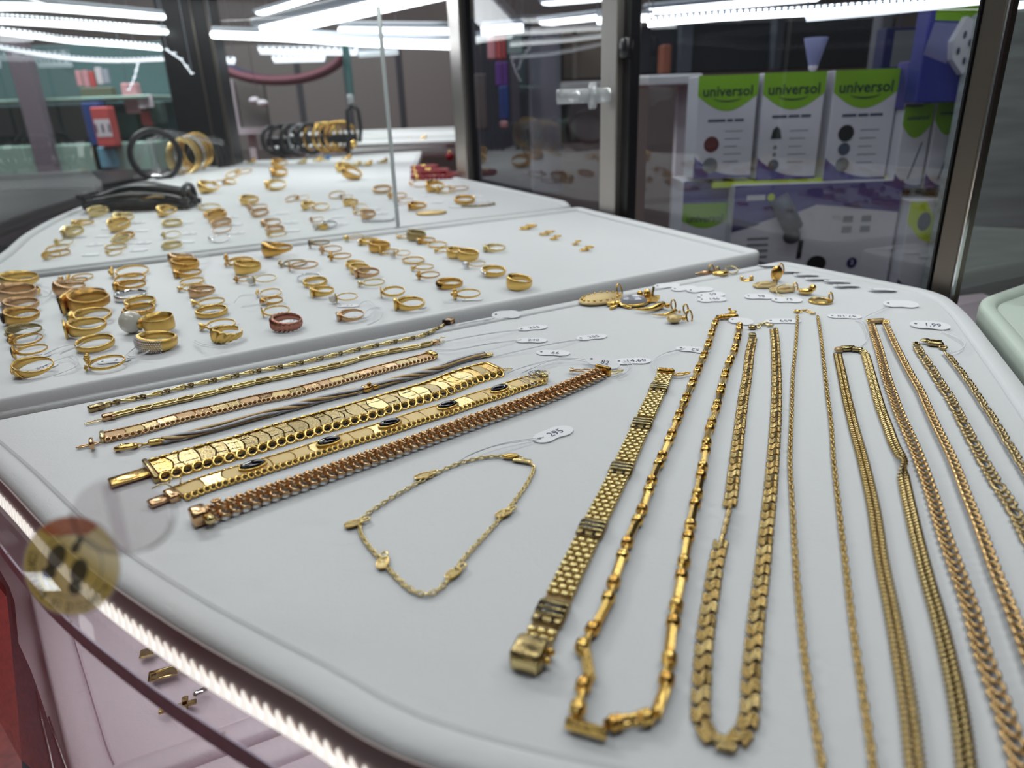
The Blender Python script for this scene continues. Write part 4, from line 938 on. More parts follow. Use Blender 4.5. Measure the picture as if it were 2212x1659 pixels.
# 8 thin anklet with leaf charms
pa = px_path([(1142, 1002), (1120, 992), (1080, 990), (1040, 993), (990, 1006), (940, 1028), (880, 1060), (830, 1090), (786, 1122), (778, 1148), (790, 1175), (815, 1205), (850, 1245), (885, 1277), (915, 1289), (942, 1283), (970, 1257), (1000, 1215), (1040, 1170), (1085, 1120), (1115, 1083), (1142, 1043), (1153, 1015)])
e = thing_on('anklet', pa, 'very thin gold chain anklet with five flat leaf charms in an open loop', 'anklet', None)
lm = mesh1('fine_link', [oval(.0030, .0021, .00035, 10, 5)], GOLDP); pts, st = links(e, pa, .0021, lm, .0010, lambda i: .8 if i % 2 else -.5, closed=True)
for (x, y, a) in [(915, 1033, .55), (765, 1137, .5), (828, 1222, 1.6), (980, 1245, .9), (1088, 1115, .75)]:
    q = P(x, y); L = pxm(x, y, 40) / 2; Wd = L * .62
    poly = [(L * math.cos(PI * i / 12) , Wd * math.sin(PI * i / 12) ** .8 if i not in (0, 12) else 0) for i in range(13)]; poly = poly + [(x_, -y_) for x_, y_ in poly[::-1][1:-1]]
    o = put('leaf_charm', [extr(poly, 0, .0005)], GOLDO, e, Vector((q.x, q.y, .0008)), Vector((math.cos(a), math.sin(a), 0)), smooth=False, roll=-.12)
    ed = mesh1('charm_rim', [tube([(px_, py_, .0005) for px_, py_ in poly], .00032, 5, True)], GOLD); c_ = link('rim', ed, o)
    c2 = link('jump_ring', mesh1('charm_ring', [oval(.0042, .0032, .0004)], GOLDP), o, Matrix.Translation((L + .001, 0, .0006)))
put('clasp', [oval(.0070, .0036, .0008, 12, 6), sph((-.003, 0, .0), .001, 8, 6)], GOLD, e, P(1105, 992), Vector((1, -.05, 0)), .0014)
put('clasp_tab', [box(0, 0, 0, .008, .0030, .0008, .0003)], GOLDP, e, P(1128, 1000), Vector((1, -.4, 0)), .0012)

# 9 panther-link bracelet with ribbed black-gold plates
pa = px_path([(1437, 812), (1423, 844), (1387, 922), (1342, 1021), (1279, 1149), (1192, 1330), (1158, 1402)])
e = thing_on('bracelet', pa, 'brick-link gold bracelet with ribbed plates, standing beside the bar necklace', 'bracelet', None)
e['label'] = 'brick-link gold bracelet with dark ribbed plates beside the bar-link necklace'
pts, st = smoothpath(pa, .001); TL = st * (len(pts) - 1)
W9 = .0090
brick = {}
def brickmesh(w_): 
    if w_ not in brick: brick[w_] = mesh1('brick_link', [box(0, 0, 0, .0025, w_, .0018, .0006)], GOLDP)
    return brick[w_]
build('backing', [tube([p - e.location + Vector((0, 0, .0008)) for p in pts[::4]], W9 * .46, 6, ry=.0004, up=(0, 0, 1))], BRONZE, e, smooth=False)
centers = [nearest_s(pts, P(*q)) for q in ((1423, 844), (1387, 922), (1342, 1021), (1279, 1149), (1192, 1330))]
plh = .0052 / TL
k = 0; s = .012
while s < .995:
    if not any(abs(s - c) < plh + .0012 / TL for c in centers):
        p, t = at(pts, s); nr = Vector((-t.y, t.x, 0)).normalized()
        for off in ((-.0030, 0, .0030) if k % 2 == 0 else (-.0036, -.0015, .0015, .0036)):
            w_ = .0027 if k % 2 == 0 else (.0014 if abs(off) > .003 else .0027)
            link('brick_link', brickmesh(w_), e, L2(frame(p + nr * off + Vector((0, 0, .0016)), t), e))
        k += 1
    s += .0029 / TL
for c in centers:
    p, t = at(pts, c); pl_ = put('plate', [box(0, 0, .0014, .0108, W9 * 1.04, .0024, .0008)], GOLDO, e, p, t)
    for j, x in enumerate((-.0026, .0, .0026)):
        link('rib', mesh1('rib', [box(x, 0, .0029, .0008, W9 * .98, .0010, .0004)], GOLDP), pl_)
    for x in (-.0013, .0013):
        o = link('enamel_groove', mesh1('enamel_groove', [box(x, 0, .0027, .0019, W9 * .97, .0008)], ONYX), pl_); o['label'] = 'black groove'
    for y in (-.0018, .0018):
        link('slot', mesh1('slot', [box(.0046, y, .0027, .0020, .0011, .0003)], BROWNST), pl_)
p, t = pts[-1], pts[-1] - pts[-2]
put('clasp', [box(.005, 0, .0030, .0088, .0090, .0060, .0009)], GOLDO, e, p, t); put('ball', [sph((.003, .0052, .003), .0013, 8, 6), sph((.006, .0052, .0026), .0011, 8, 6)], GOLD, e, p, t); put('side_plate', [box(.0098, 0, .0028, .0006, .0074, .0040, .0003)], GOLDP, e, p, t)
p, t = pts[0], pts[0] - pts[1]; put('clasp', [box(.0015, 0, .0020, .0032, .0094, .0036, .0008)], GOLDD, e, p, t); put('catch', [catch8(.0095, .0042, .00045)], GOLD, e, p + Vector((.004, -.004, .001)), Vector((.9, .3, 0)))

# ---------------------------------------------------------------- necklaces
pa = px_path([(1550, 690), (1540, 716), (1531, 747), (1516, 785), (1502, 819), (1487, 855), (1475, 884), (1447, 955), (1411, 1040), (1387, 1111), (1355, 1183), (1324, 1274), (1304, 1330), (1268, 1392), (1256, 1421), (1270, 1446), (1260, 1496), (1248, 1548), (1250, 1582), (1280, 1586), (1335, 1574), (1391, 1564), (1419, 1548), (1440, 1477), (1452, 1369), (1472, 1254), (1488, 1159), (1507, 1071), (1519, 1008), (1529, 949), (1538, 917), (1550, 877), (1561, 834), (1572, 797), (1587, 761), (1596, 720), (1597, 698)])
e = thing_on('necklace', pa, 'bright gold bar-link necklace in a long loop, first beside the brick-link bracelet', 'necklace', NG)
hexr = lambda r, L: lathe([(r * .9, -L / 2), (r, -L / 2 + .0002), (r, L / 2 - .0002), (r * .9, L / 2)], 6)
def alongx(vf): return [(z, x, y) for x, y, z in vf[0]], vf[1]
bar = mesh1('bar_link', [alongx(hexr(.00155, .0100))], GOLD, False)
knot = mesh1('knot_link', [alongx(lathe([(.0011, -.0022), (.0021, -.0019), (.0021, -.0013), (.0014, -.0010), (.0021, -.0005), (.0022, .0003), (.0016, .0008), (.0012, .0022)], 12)), tube([(-.001 + .0030 * math.cos(a) * .6, .0016 * math.sin(a), .0006) for a in [i * PI / 4 for i in range(8)]], .0005, 5, True)], GOLD)
knot2 = mesh1('knot_link_end', [(lambda vf: ([(-x, y, z) for x, y, z in vf[0]], [tuple(reversed(q)) for q in vf[1]]))(alongx(lathe([(.0011, -.0022), (.0021, -.0019), (.0021, -.0013), (.0014, -.0010), (.0021, -.0005), (.0022, .0003), (.0016, .0008), (.0012, .0022)], 12)))], GOLDD)
ringl = mesh1('ring_link', [oval(.0046, .0034, .0008, 10, 6)], GOLD)
pts, st = smoothpath(pa, .0005); TL = st * (len(pts) - 1)
s = .001
while s < TL - .012:
    for me, nm, L in ((bar, 'bar_link', .0092), (knot2, 'knot_link', .0040), (ringl, 'ring_link', .0024), (ringl, 'ring_link', .0024), (knot, 'knot_link', .0040)):
        p, _ = at(pts, (s + L / 2) / TL); q0, _ = at(pts, max(0, (s) / TL)); q1, _ = at(pts, min(1, (s + L) / TL))
        link(nm, me, e, L2(frame(p + Vector((0, 0, .0021)), q1 - q0, roll=(.8 if nm == 'ring_link' else random.uniform(0, 1))), e)); s += L
q = P(1578, 690)
put('clasp', [box(0, 0, .0022, .0100, .0040, .0034, .0010), sph((-.006, .0, .002), .002, 8, 6)], GOLDD, e, q, Vector((1, 0.05, 0)))
put('clasp_ring', [oval(.006, .0045, .0008), sph((.0, .004, .001), .0012, 6, 5)], GOLD, e, P(1582, 683), Vector((1, .3, 0)), .003)

S_PTS = [(1626, 735), (1619, 768), (1614, 814), (1605, 868), (1597, 931), (1587, 1012), (1579, 1079), (1571, 1119), (1559, 1171), (1547, 1222), (1535, 1298), (1521, 1397), (1515, 1497), (1512, 1556), (1531, 1602), (1567, 1622), (1604, 1597), (1620, 1544), (1621, 1477), (1628, 1397), (1636, 1318), (1646, 1238), (1656, 1139), (1666, 1040), (1675, 913), (1677, 841), (1676, 787), (1674, 741), (1671, 714)]
pa = px_path(S_PTS)
e = thing_on('necklace', pa, 'gold serpentine s-link necklace, second loop beside the bar-link necklace', 'necklace', NG)
sp = [(.0015 * math.sin(2 * PI * i / 12), .0021 * (i / 6 - 1), .0002 * math.cos(PI * (i / 6 - 1))) for i in range(13)]
sl = mesh1('s_link', [tube([(x + d, y, 0) for x, y, z in sp], .00062, 6) for d in (-.0014, 0, .0014)], BRG)
sl2 = mesh1('s_link_bright', [tube([(x + d, y, 0) for x, y, z in sp], .00062, 6) for d in (-.0014, 0, .0014)], ANTG)
links(e, pa, .0056, [sl, sl2, sl], .0012, lambda i: (1.2 if 35 < i < 40 else .16 * math.sin(i * 1.7)))
q = P(1650, 703); lm = mesh1('clasp_link', [oval(.0050, .0034, .0005)], GOLDP)
for i, (x, y) in enumerate([(1636, 709), (1645, 704), (1655, 703), (1664, 707)]): put('clasp_link', [oval(.0050, .0032, .0005)], GOLDP, e, P(x, y), Vector((1, .1, 0)), .0012, roll=.6 * (-1) ** i)
put('clasp', [box(0, 0, 0, .005, .0036, .0026, .0008)], GOLDO, e, P(1625, 712), Vector((1, .2, 0)), .0016); put('end_cap', [box(0, 0, 0, .0042, .0042, .0026, .0006)], GOLDO, e, P(1625, 729), Vector((.2, 1, 0)), .0015)

pa = px_path([(1722, 684), (1722, 694), (1719, 747), (1713, 805), (1711, 850), (1709, 913), (1707, 960), (1706, 1010), (1712, 1119), (1718, 1222), (1726, 1318), (1736, 1417), (1750, 1516), (1774, 1656), (1788, 1718), (1832, 1764), (1876, 1726), (1884, 1660), (1861, 1497), (1841, 1358), (1827, 1238), (1813, 1119), (1800, 1000), (1795, 922), (1787, 859), (1780, 796), (1773, 732), (1766, 686)])
e = thing_on('necklace', pa, 'thinnest gold belcher-link necklace, third loop from the brick-link bracelet', 'necklace', NG)
lm = mesh1('belcher_link', [oval(.0044, .0026, .00050, 10, 5)], BRG); links(e, pa, .0031, lm, .0011, lambda i: .8 if i % 2 else -.8)
for i, (x, y) in enumerate([(1727, 676), (1737, 673), (1747, 676), (1756, 680)]): put('clasp_link', [oval(.0042, .0026, .0004)], GOLD, e, P(x, y), Vector((1, -.1, 0)), .0010, roll=.6 * (-1) ** i)
put('clasp', [oval(.005, .0036, .0008)], GOLD, e, P(1721, 676), Vector((1, .1, 0)), .0014)

# flat herringbone: woven chevrons
def herring(pa, e, w0, twist=None):
    pts, st = smoothpath(pa, .0020); b = MB(); twist = nearest_s(pts, P(*twist)) if twist else None
    for i in range(len(pts) - 1):
        t = pts[i + 1] - pts[i]; s = i / len(pts); rl = 0.
        if twist: rl = 1.25 * math.exp(-((s - twist) / .010) ** 2)
        M = frame(pts[i] + Vector((0, 0, .0014 + .0012 * abs(math.sin(rl)))), t, roll=rl)
        for y in (-.25, .25):
            b.add(tube([(-.0012, (y - .24) * w0, .0), (.0005, y * w0, .0004), (-.0012, (y + .24) * w0, .0)], .00056, 6, ry=.0006), L2(M, e))
    return tag(link('woven_strip', b.mesh('woven_strip', ANTG), e), kind='stuff')
e = thing_on('necklace', px_path([(1830, 900), (1980, 1650)]), 'flat wide gold herringbone necklace with a kink, beside the thinnest necklace', 'necklace', NG)
HP = [(1809, 772), (1818, 814), (1829, 868), (1842, 922), (1848, 945), (1863, 1000), (1885, 1099), (1903, 1218), (1923, 1318), (1941, 1417), (1960, 1536), (1974, 1656), (1986, 1726), (2014, 1772), (2056, 1780), (2090, 1738)] + [(1867, 767), (1874, 790), (1887, 837), (1901, 886), (1918, 932), (1930, 965), (1947, 1000), (1950, 1025), (1953, 1052), (1972, 1139), (1996, 1238), (2024, 1338), (2048, 1437), (2068, 1536), (2084, 1656)][::-1]
herring(px_path(HP), e, .0040, (1950, 1018))
put('clasp', [box(0, 0, .0, .0085, .0040, .0030, .0010)], GOLDO, e, P(1828, 759), Vector((1, 0, 0)), .0018); put('clasp_end', [box(0, 0, 0, .0040, .0044, .0030, .0008)], BRONZE, e, P(1811, 762), Vector((1, 0, 0)), .0018)
put('clasp_end', [box(0, 0, 0, .0062, .0034, .0026, .0008)], GOLDO, e, P(1851, 761), Vector((1, -.5, 0)), .0018); put('clasp_ring', [oval(.004, .0032, .0005)], GOLDP, e, P(1840, 757), Vector((1, 0, 0)), .0018, roll=.8)
put('end_link', [oval(.005, .0036, .0008)], GOLDP, e, P(1864, 765), Vector((.6, -1, 0)), .0016, roll=.3)

pa5 = px_path([(1880, 705), (1898, 761), (1912, 814), (1927, 859), (1943, 904), (1967, 958), (1986, 1005), (2012, 1079), (2036, 1159), (2064, 1238), (2092, 1318), (2119, 1417), (2147, 1497), (2175, 1576), (2199, 1656), (2216, 1715), (2250, 1745), (2280, 1700), (2268, 1590), (2238, 1490)] + [(1912, 707), (1930, 747), (1948, 783), (1967, 819), (1985, 850), (2003, 891), (2021, 931), (2054, 1000), (2084, 1079), (2115, 1159), (2143, 1238), (2175, 1318), (2207, 1405)][::-1])
e = thing_on('necklace', px_path([(1890, 760), (2190, 1600)]), 'thick gold curb-link necklace between the herringbone and the figaro necklaces', 'necklace', NG)
lm = mesh1('curb_link', [oval(.0072, .0040, .00066, 14, 6, 0., None, .0007)], REDG)
for q in (pa5,):
    pts, st = smoothpath(q, .0043)
    for i in range(len(pts) - 1):
        M = frame((pts[i] + pts[i + 1]) / 2 + Vector((0, 0, .0016)), pts[i + 1] - pts[i], roll=.35) @ Matrix.Rotation(.50, 4, 'Z'); link('link', lm, e, L2(M, e))
put('clasp', [box(0, 0, .0, .0095, .0040, .0030, .0010)], BRONZE, e, P(1895, 699), Vector((1, .02, 0)), .0018); put('clasp_ring', [oval(.0046, .0036, .0007)], GOLD, e, P(1877, 699), Vector((1, .3, 0)), .0018, roll=.5); put('clasp_ring', [oval(.0046, .0036, .0007)], GOLD, e, P(1913, 701), Vector((1, -.6, 0)), .0018, roll=.5)

e = thing_on('necklace', px_path([(1990, 780), (2190, 1100)]), 'dull gold figaro necklace with one long link after short ones, by the tray rim', 'necklace', NG)
GOLDF = mat('dull_gold', (.48, .36, .18), .26, 1., lin=True)
sm = mesh1('figaro_short', [oval(.0064, .0040, .00068, 12, 6, 0., None, .0006)], GOLDF); lg = mesh1('figaro_long', [oval(.0104, .0042, .00070, 14, 6, 0., None, .0005)], GOLDF)
for q in (px_path([(1980, 756), (1994, 778), (2012, 805), (2030, 835), (2048, 862), (2066, 895), (2084, 931), (2127, 1012), (2155, 1060), (2183, 1103), (2211, 1159), (2270, 1275), (2304, 1318), (2330, 1290), (2318, 1215), (2280, 1140)] + [(2041, 765), (2057, 787), (2075, 810), (2097, 841), (2120, 877), (2144, 913), (2165, 948), (2212, 1026)][::-1]),):
    pts, st = smoothpath(q, .0005); TL = st * (len(pts) - 1); s = .0; k = 0
    while s < TL - .008:
        L = .0072 if k % 4 == 3 else .0038
        p, _ = at(pts, (s + L / 2) / TL); a, _ = at(pts, s / TL); b_, _ = at(pts, (s + L) / TL)
        M = frame(p + Vector((0, 0, .0016)), b_ - a, roll=.42) @ Matrix.Rotation(.2 if k % 4 == 3 else .5, 4, 'Z'); link('link', lg if k % 4 == 3 else sm, e, L2(M, e)); s += L; k += 1
put('clasp', [box(0, 0, .0, .0085, .0042, .0030, .0010), tube([(-.003, .0012, .0018), (.003, .0012, .0018)], .0005, 5)], GOLDO, e, P(2020, 749), Vector((1, -.45, 0)), .0018)
put('clasp_lever', [box(0, 0, 0, .0055, .0040, .0016, .0006)], GOLDP, e, P(1999, 743), Vector((1, .15, 0)), .0022); put('end_link', [oval(.0048, .0042, .0008)], GOLDF, e, P(1979, 749), Vector((1, .4, 0)), .0016, roll=.4); put('end_link', [oval(.0048, .0042, .0008)], GOLDF, e, P(2036, 756), Vector((1, -.6, 0)), .0016, roll=.4)

# ---------------------------------------------------------------- pendants
PG = 'gold pendants on the bracelet tray'
def pend(name, x, y, lab, az=0., cat='pendant'):
    q = P(x, y); return empty(name, (q.x, q.y, .0), lab, cat, PG, rot=(0, 0, az))
def bail(e, x, y, z=.0025, r=.0032, rot=0.4): return build('bail', [tube([(x + r * .5 * math.cos(a * PI / 6), y + r * .4 * math.sin(a * PI / 6) * math.cos(rot), z + r * math.sin(a * PI / 6)) for a in range(12)], .0006, 6, True)], GOLD, e)
e = pend('oval_medallion', 1298, 651, 'large oval filigree medallion pendant on the seam of the ring tray', .62)
build('disc', [([(x * 1.0, y * .62, z) for x, y, z in lathe([(.0185, .001), (.0195, .002), (.0185, .0034), (.0150, .0028), (.0140, .0040), (.004, .0048), (.001, .0048)], 28)[0]], lathe([(1, 0)] * 7, 28)[1])], GOLDT, e)
b = MB()
for i in range(18):
    a = 2 * PI * i / 18; b.add(sph((.0165 * math.cos(a), .0165 * .62 * math.sin(a), .0036), .0011, 6, 4))
tag(link('beading', b.mesh('beading', GOLD), e), kind='stuff'); bail(e, .021, .002, .004, .005)
e = pend('bow_pendant', 1335, 662, 'small gold bow pendant touching the medallion', .3)
build('bow', [sph((-.004, .002, .002), .0026, 10, 6, (1.6, 1, .8)), sph((.003, .003, .002), .0024, 10, 6, (1.6, 1, .8)), tube([(0, 0, .002), (.002, -.006, .0015), (.005, -.011, .001)], .0012, 6), tube([(0, 0, .002), (-.004, -.004, .0015), (-.009, -.006, .001)], .0012, 6)], GOLD, e)
e = pend('crystal_pendant', 1368, 659, 'gold pendant with one big clear oval crystal', .35)
v, f = lathe([(.006, .001), (.0085, .0032), (.0070, .0056), (.0045, .0066), (.001, .0066)], 10); build('crystal', [([(x * 1.25, y, z) for x, y, z in v], f)], CRYST, e, smooth=False)
build('setting', [tube([(.0106 * math.cos(a * PI / 12), .0086 * math.sin(a * PI / 12), .0022) for a in range(24)], .0010, 6, True)], GOLD, e); bail(e, .012, .002)
e = pend('leaf_pendant', 1398, 652, 'jagged gold leaf pendant behind the crystal pendant', .5)
build('leaf', [extr([(math.cos(2 * PI * i / 16) * (.010 if i % 2 else .006), math.sin(2 * PI * i / 16) * (.008 if i % 2 else .005)) for i in range(16)], .001, .0042), sph((.002, .003, .006), .003, 8, 6), sph((-.004, .004, .006), .0024, 8, 6), tube([(.006, .002, .004), (.009, .004, .009)], .001, 6)], GOLD, e, smooth=False)
def horn(e, L, r): 
    n_ = 14; pts_ = [(-L / 2 + L * i / n_, -.18 * L * math.sin(PI * i / n_ * 1.3), r * .9 + .0004) for i in range(n_ + 1)]
    build('horn', [tube(pts_, [r * (.10 + 1.0 * (i / n_) ** .8) * (1 if i < n_ - 1 else .8) for i in range(n_ + 1)], 10)], GOLD, e)
    build('cap', [sph((L / 2 + r * .4, -.0015, r + .0006), r * .7, 8, 6)], GOLDD, e); bail(e, L / 2 + .006, 0, .0030, .0035)
e = pend('horn_pendant', 1402, 672, 'large polished gold horn charm in front of the crystal pendant', .18); horn(e, .024, .0027)
e = pend('horn_pendant', 1436, 682, 'slimmer bent gold horn charm behind the nugget charm', .22); horn(e, .019, .0016)
e = pend('nugget_pendant', 1456, 698, 'round beaded gold nugget charm, frontmost of the horn charms', .25)
build('nugget', [sph((0, 0, .0030), .0042, 12, 8, (1.2, .9, .7))] + [sph((.0042 * math.cos(a) * 1.1, .0036 * math.sin(a), .0040), .0011, 6, 4) for a in [i * .78 for i in range(8)]], GOLDT, e); build('loop', [sph((.007, 0, .0026), .0016, 8, 6)], GOLD, e); bail(e, .0115, .001, .0030, .0042)
e = pend('drop_pendant', 1532, 594, 'thin gold drop pendant near the corner of the ring tray', .1)
build('drop', [tube([(-.012, 0, .0015), (-.004, .0005, .002), (.004, .001, .002)], [.0006, .0018, .0012], 8)], ROSE, e); bail(e, .008, .002)
e = pend('disc_pendant', 1556, 596, 'domed gold disc pendant with loose ring near the tray corner', .2)
build('disc', [sph((0, 0, .0024), .0060, 14, 8, (1.2, .8, .38))], GOLD, e); bail(e, -.004, .008, .0028, .005); build('loose_ring', [tube([(.012 + .0052 * math.cos(a * PI / 8), .004 + .0045 * math.sin(a * PI / 8), .0035 + .002 * math.sin(a * PI / 8)) for a in range(16)], .0005, 5, True)], GOLDP, e)
for (x, y, lab, nm, k) in [(1614, 606, 'small gold knot charm, first of the front cluster from the ring tray', 'knot_charm', 0), (1652, 620, 'gold leaf-fan pendant inside the far pendant cluster', 'fan_pendant', 1), (1676, 608, 'tall gold locket standing behind the fan pendant', 'locket', 2), (1690, 630, 'gold oval shell pendant below the tall locket', 'shell_pendant', 3), (1728, 638, 'gold dragonfly pendant with wire hoop by the coin pendant', 'dragonfly_pendant', 4)]:
    e = pend(nm, x, y, lab, random.uniform(-.3, .5))
    if k == 0: build('knot', [oval(.011, .007, .0010), sph((.004, .001, .002), .0018, 8, 6), sph((-.004, .002, .002), .0016, 8, 6)], GOLD, e)
    elif k in (1, 3):
        build('body', [extr([(.0095 * math.cos(a) * (1 + .08 * math.cos(7 * a)), .0062 * math.sin(a) * (1 + .08 * math.cos(7 * a))) for a in [2 * PI * i / 28 for i in range(28)]], .0008, .0028), sph((0, 0, .0028), .0046, 10, 6, (1.3, .8, .4))], GOLDT, e); bail(e, .011, .002)
    elif k == 2: build('body', [sph((0, 0, .0065), .0058, 12, 8, (.9, .5, 1.1))], GOLDD, e); bail(e, .004, 0, .010, .004)
    else: build('body', [sph((.004, 0, .003), .0034, 10, 6, (1.6, .8, .7)), sph((.009, .002, .005), .0028, 8, 6), sph((.002, .004, .003), .0024, 8, 6, (1, 1.6, .4))], GOLD, e); build('wire', [tube([(-.008 + .009 * math.cos(a * PI / 12), .001 + .008 * math.sin(a * PI / 12), .003 + .003 * math.sin(a * PI / 12)) for a in range(20)], .0004, 5)], GOLDP, e)
e = pend('coin_pendant', 1772, 653, 'round flat gold coin pendant, frontmost of the far pendant cluster', .3)
build('coin', [lathe([(.0078, .0002), (.0082, .0008), (.0082, .0016), (.0074, .0020), (.0070, .0016), (.0052, .0017), (.0036, .0022), (.001, .0022)], 24)], GOLD, e); bail(e, .0105, .002, .0022, .0032)

# charms on the lower tray
def lowc(x, y): return P(x, y, -.097)
for (x, y, lab, k) in [(333, 1411, 'small wavy gold charm on the lower tray, partly under the LED strip', 0), (354, 1460, 'flat rectangular gold plate charm on the lower tray', 1), (385, 1530, 'gold cross charm on the lower tray under the mauve glass edge', 2)]:
    q = lowc(x, y); e = empty(('wave_charm', 'plate_charm', 'cross_charm')[k], (q.x, q.y, -.097), lab, 'charm', 'charms on the lower tray', rot=(0, 0, .36))
    if k == 0: build('plate', [box(-.003, 0, .0012, .006, .0058, .0014, .0004)], GOLDP, e, smooth=False); build('wave', [tube([(.0 + .0012 * i, .0016 * math.sin(i * 1.2), .0022) for i in range(8)], .0014, 6)], GOLDO, e)
    elif k == 1:
        build('plate', [box(0, 0, .0010, .0120, .0056, .0010, .0003)], GOLDO, e, smooth=False); build('frame', [tube([(-.006, -.0028, .0016), (.006, -.0028, .0016), (.006, .0028, .0016), (-.006, .0028, .0016)], .0005, 5, True)], GOLDP, e); build('bail', [oval(.006, .003, .0007)], GOLDP, e, Matrix.Translation((.0085, .0005, .0014)))
        build('cut_out', [box(-.004, .0006, .00156, .002, .0012, .0002)], ONYX, e)
    else: build('cross', [box(0, 0, .0010, .0150, .0026, .0014, .0003), box(.0028, .0, .0010, .0026, .0092, .0014, .0003)], GOLDO, e, smooth=False); build('bail', [box(.0100, .0014, .0016, .0062, .0026, .0022, .0007)], SILVER, e, Matrix.Rotation(.3, 4, 'Z'))

# ---------------------------------------------------------------- paper price tags on threads
kid = [(.0078 * math.cos(a), .0044 * math.sin(a) * (1 - (.34 if math.sin(a) < 0 else .16) * math.exp(-((math.cos(a) + .05) / .42) ** 2))) for a in [2 * PI * i / 32 for i in range(32)]]
TAGM = MB().add(extr(kid, 0, .00022)).mesh('tag_paper', PAPER, False)
HOLEM = MB().add(extr(ell(-.0055, .0004, .0006, .0006, 10), .00022, .0003)).mesh('hole', mat('shadow_grey', (88, 88, 96), .7), False)
_ink = {}
def pricetag(x, y, az, text, lab, sc=1., string=None, tilt=(0., 0.), flip=False, group='price tags beside the bracelets'):
    sc *= 1.38 if group != 'price tags on the far tray' else 1.
    q = P(x, y); e = empty('price_tag', (q.x, q.y, .0004 + abs(math.sin(tilt[0])) * .0043 * sc + abs(math.sin(tilt[1])) * .0078 * sc), lab, 'price tag', group)
    e.rotation_euler = (tilt[0], tilt[1], math.radians(az)); e.scale = (sc, sc, sc)
    link('paper', TAGM, e); link('hole', HOLEM, e)
    if text:
        k = (text, flip)
        if k not in _ink:
            v, f = text_vf(text, .0043)
            v = [(a * .9 + .001 if not flip else -a * .9 + .001, b if not flip else -b, .0003) for a, b, c in v]; b = MB(); b.v = v; b.f = f; _ink[k] = b.mesh('writing', INK, False)
        link('writing', _ink[k], e)
    if string:
        inv = e.matrix_basis.copy(); inv = Matrix.Translation(e.location) @ e.rotation_euler.to_matrix().to_4x4() @ Matrix.Scale(sc, 4); inv = inv.inverted()
        for k, d in enumerate((-.0005, .0006)):
            ps, _ = smoothpath([P(a, b, .0008 + (.0016 if 0 < i < len(string) - 1 else 0)) + Vector((d * (1 + i % 2), d, d * .3)) for i, (a, b) in enumerate(string)], .003)
            build('thread', [tube([inv @ p for p in ps], .0002 / sc, 4)], THREAD, e)
T = 'white paper price tag '
pricetag(1195, 940, 38, '295', T + 'reading 295, alone above the leaf anklet', 1.02, [(1172, 946), (1080, 960), (1010, 985), (985, 1003)], flip=False)
pricetag(1195, 764, -12, '99', T + 'reading 99, above the black-stone bracelet end', .95, [(1222, 770), (1190, 778), (1140, 800), (1120, 812), (1150, 830), (1165, 822)], flip=True)
pricetag(1302, 793, -28, '82', T + 'curled upright behind the woven bracelet clasp', .92, [(1290, 785), (1230, 775), (1160, 785), (1110, 800), (1098, 806)], tilt=(.25, .1))
pricetag(1366, 782, 2, '.14,60', T + 'reading .14,60, beside the woven bracelet clasp', 1.0, [(1345, 779), (1362, 790), (1350, 806), (1335, 814)])
pricetag(1278, 730, 14, '255', T + 'with pen marks, farthest along the long pair of threads', .95, [(1256, 733), (1180, 745), (1070, 770)])
pricetag(1150, 710, 12, '255', T + 'just in front of the ring tray rim', .95, [(1128, 712), (1060, 720), (960, 738), (945, 745)])
pricetag(1148, 737, -6, '240', T + 'lying between two tags near the ring tray rim', .93, [(1122, 735), (1060, 742), (980, 756), (935, 757)])
pricetag(1094, 686, 2, '', T + 'propped edge-on against the ring tray rim', .95, [(1070, 688), (1020, 696), (985, 703)], tilt=(.30, 0))
pricetag(1497, 757, -25, '52', T + 'reading 52, tied to the brick-link bracelet', .95, [(1478, 753), (1430, 765), (1410, 785), (1425, 800), (1462, 808)], flip=True)
pricetag(1692, 695, -6, '659', T + 'reading 659, between serpentine and thinnest necklaces', 1.05, [(1720, 700), (1722, 690)], flip=True)
pricetag(1824, 685, -12, '47,10', T + 'reading 47,10, between thinnest and curb necklaces', 1.0, [(1848, 690), (1868, 700), (1874, 730), (1855, 752), (1842, 758)], flip=True)
pricetag(1945, 662, -14, '', T + 'farthest toward the tray corner, with long loose thread', 1.05, [(1925, 660), (1895, 672), (1868, 686), (1874, 700)], tilt=(.2, 0))
pricetag(2008, 708, -22, '1,99', T + 'with thread running to the figaro necklace clasp', 1.05, [(2035, 716), (2070, 728), (2085, 742), (2070, 758), (2045, 764)], tilt=(.18, 0))
pricetag(1600, 699, -35, '', T + 'crumpled between bar-link and serpentine necklaces', .75, [(1592, 690), (1583, 686)], tilt=(.3, 0))
for i, (x, y, az, tx, wh) in enumerate([(1536, 640, 10, '59', 'second of the pair in front of the horn charms'), (1538, 650, 4, '146', 'frontmost of the pair in front of the horn charms'), (1512, 629, 12, '', 'third along the row behind the pendants'), (1478, 626, 10, '', 'second along the row behind the pendants'), (1440, 620, 12, '', 'first along the row, on the ring tray seam'),
        (1640, 644, -8, '98', 'first of two below the fan pendant'), (1700, 651, -10, '75', 'second of two below the dragonfly pendant')]):
    pricetag(x, y, az, tx, T + wh, 1.0, tilt=(.12, 0), group='price tags among the pendants')
for i, (x, y) in enumerate([(1662, 578), (1702, 590), (1741, 597), (1766, 606), (1808, 612), (1828, 621), (1906, 630)]):
    pricetag(x, y, random.uniform(-12, 4), '', T + f'{ORD[i + 1]} in the slanting row along the back rim', .95, tilt=(-.12, .05), group='price tags along the back rim')
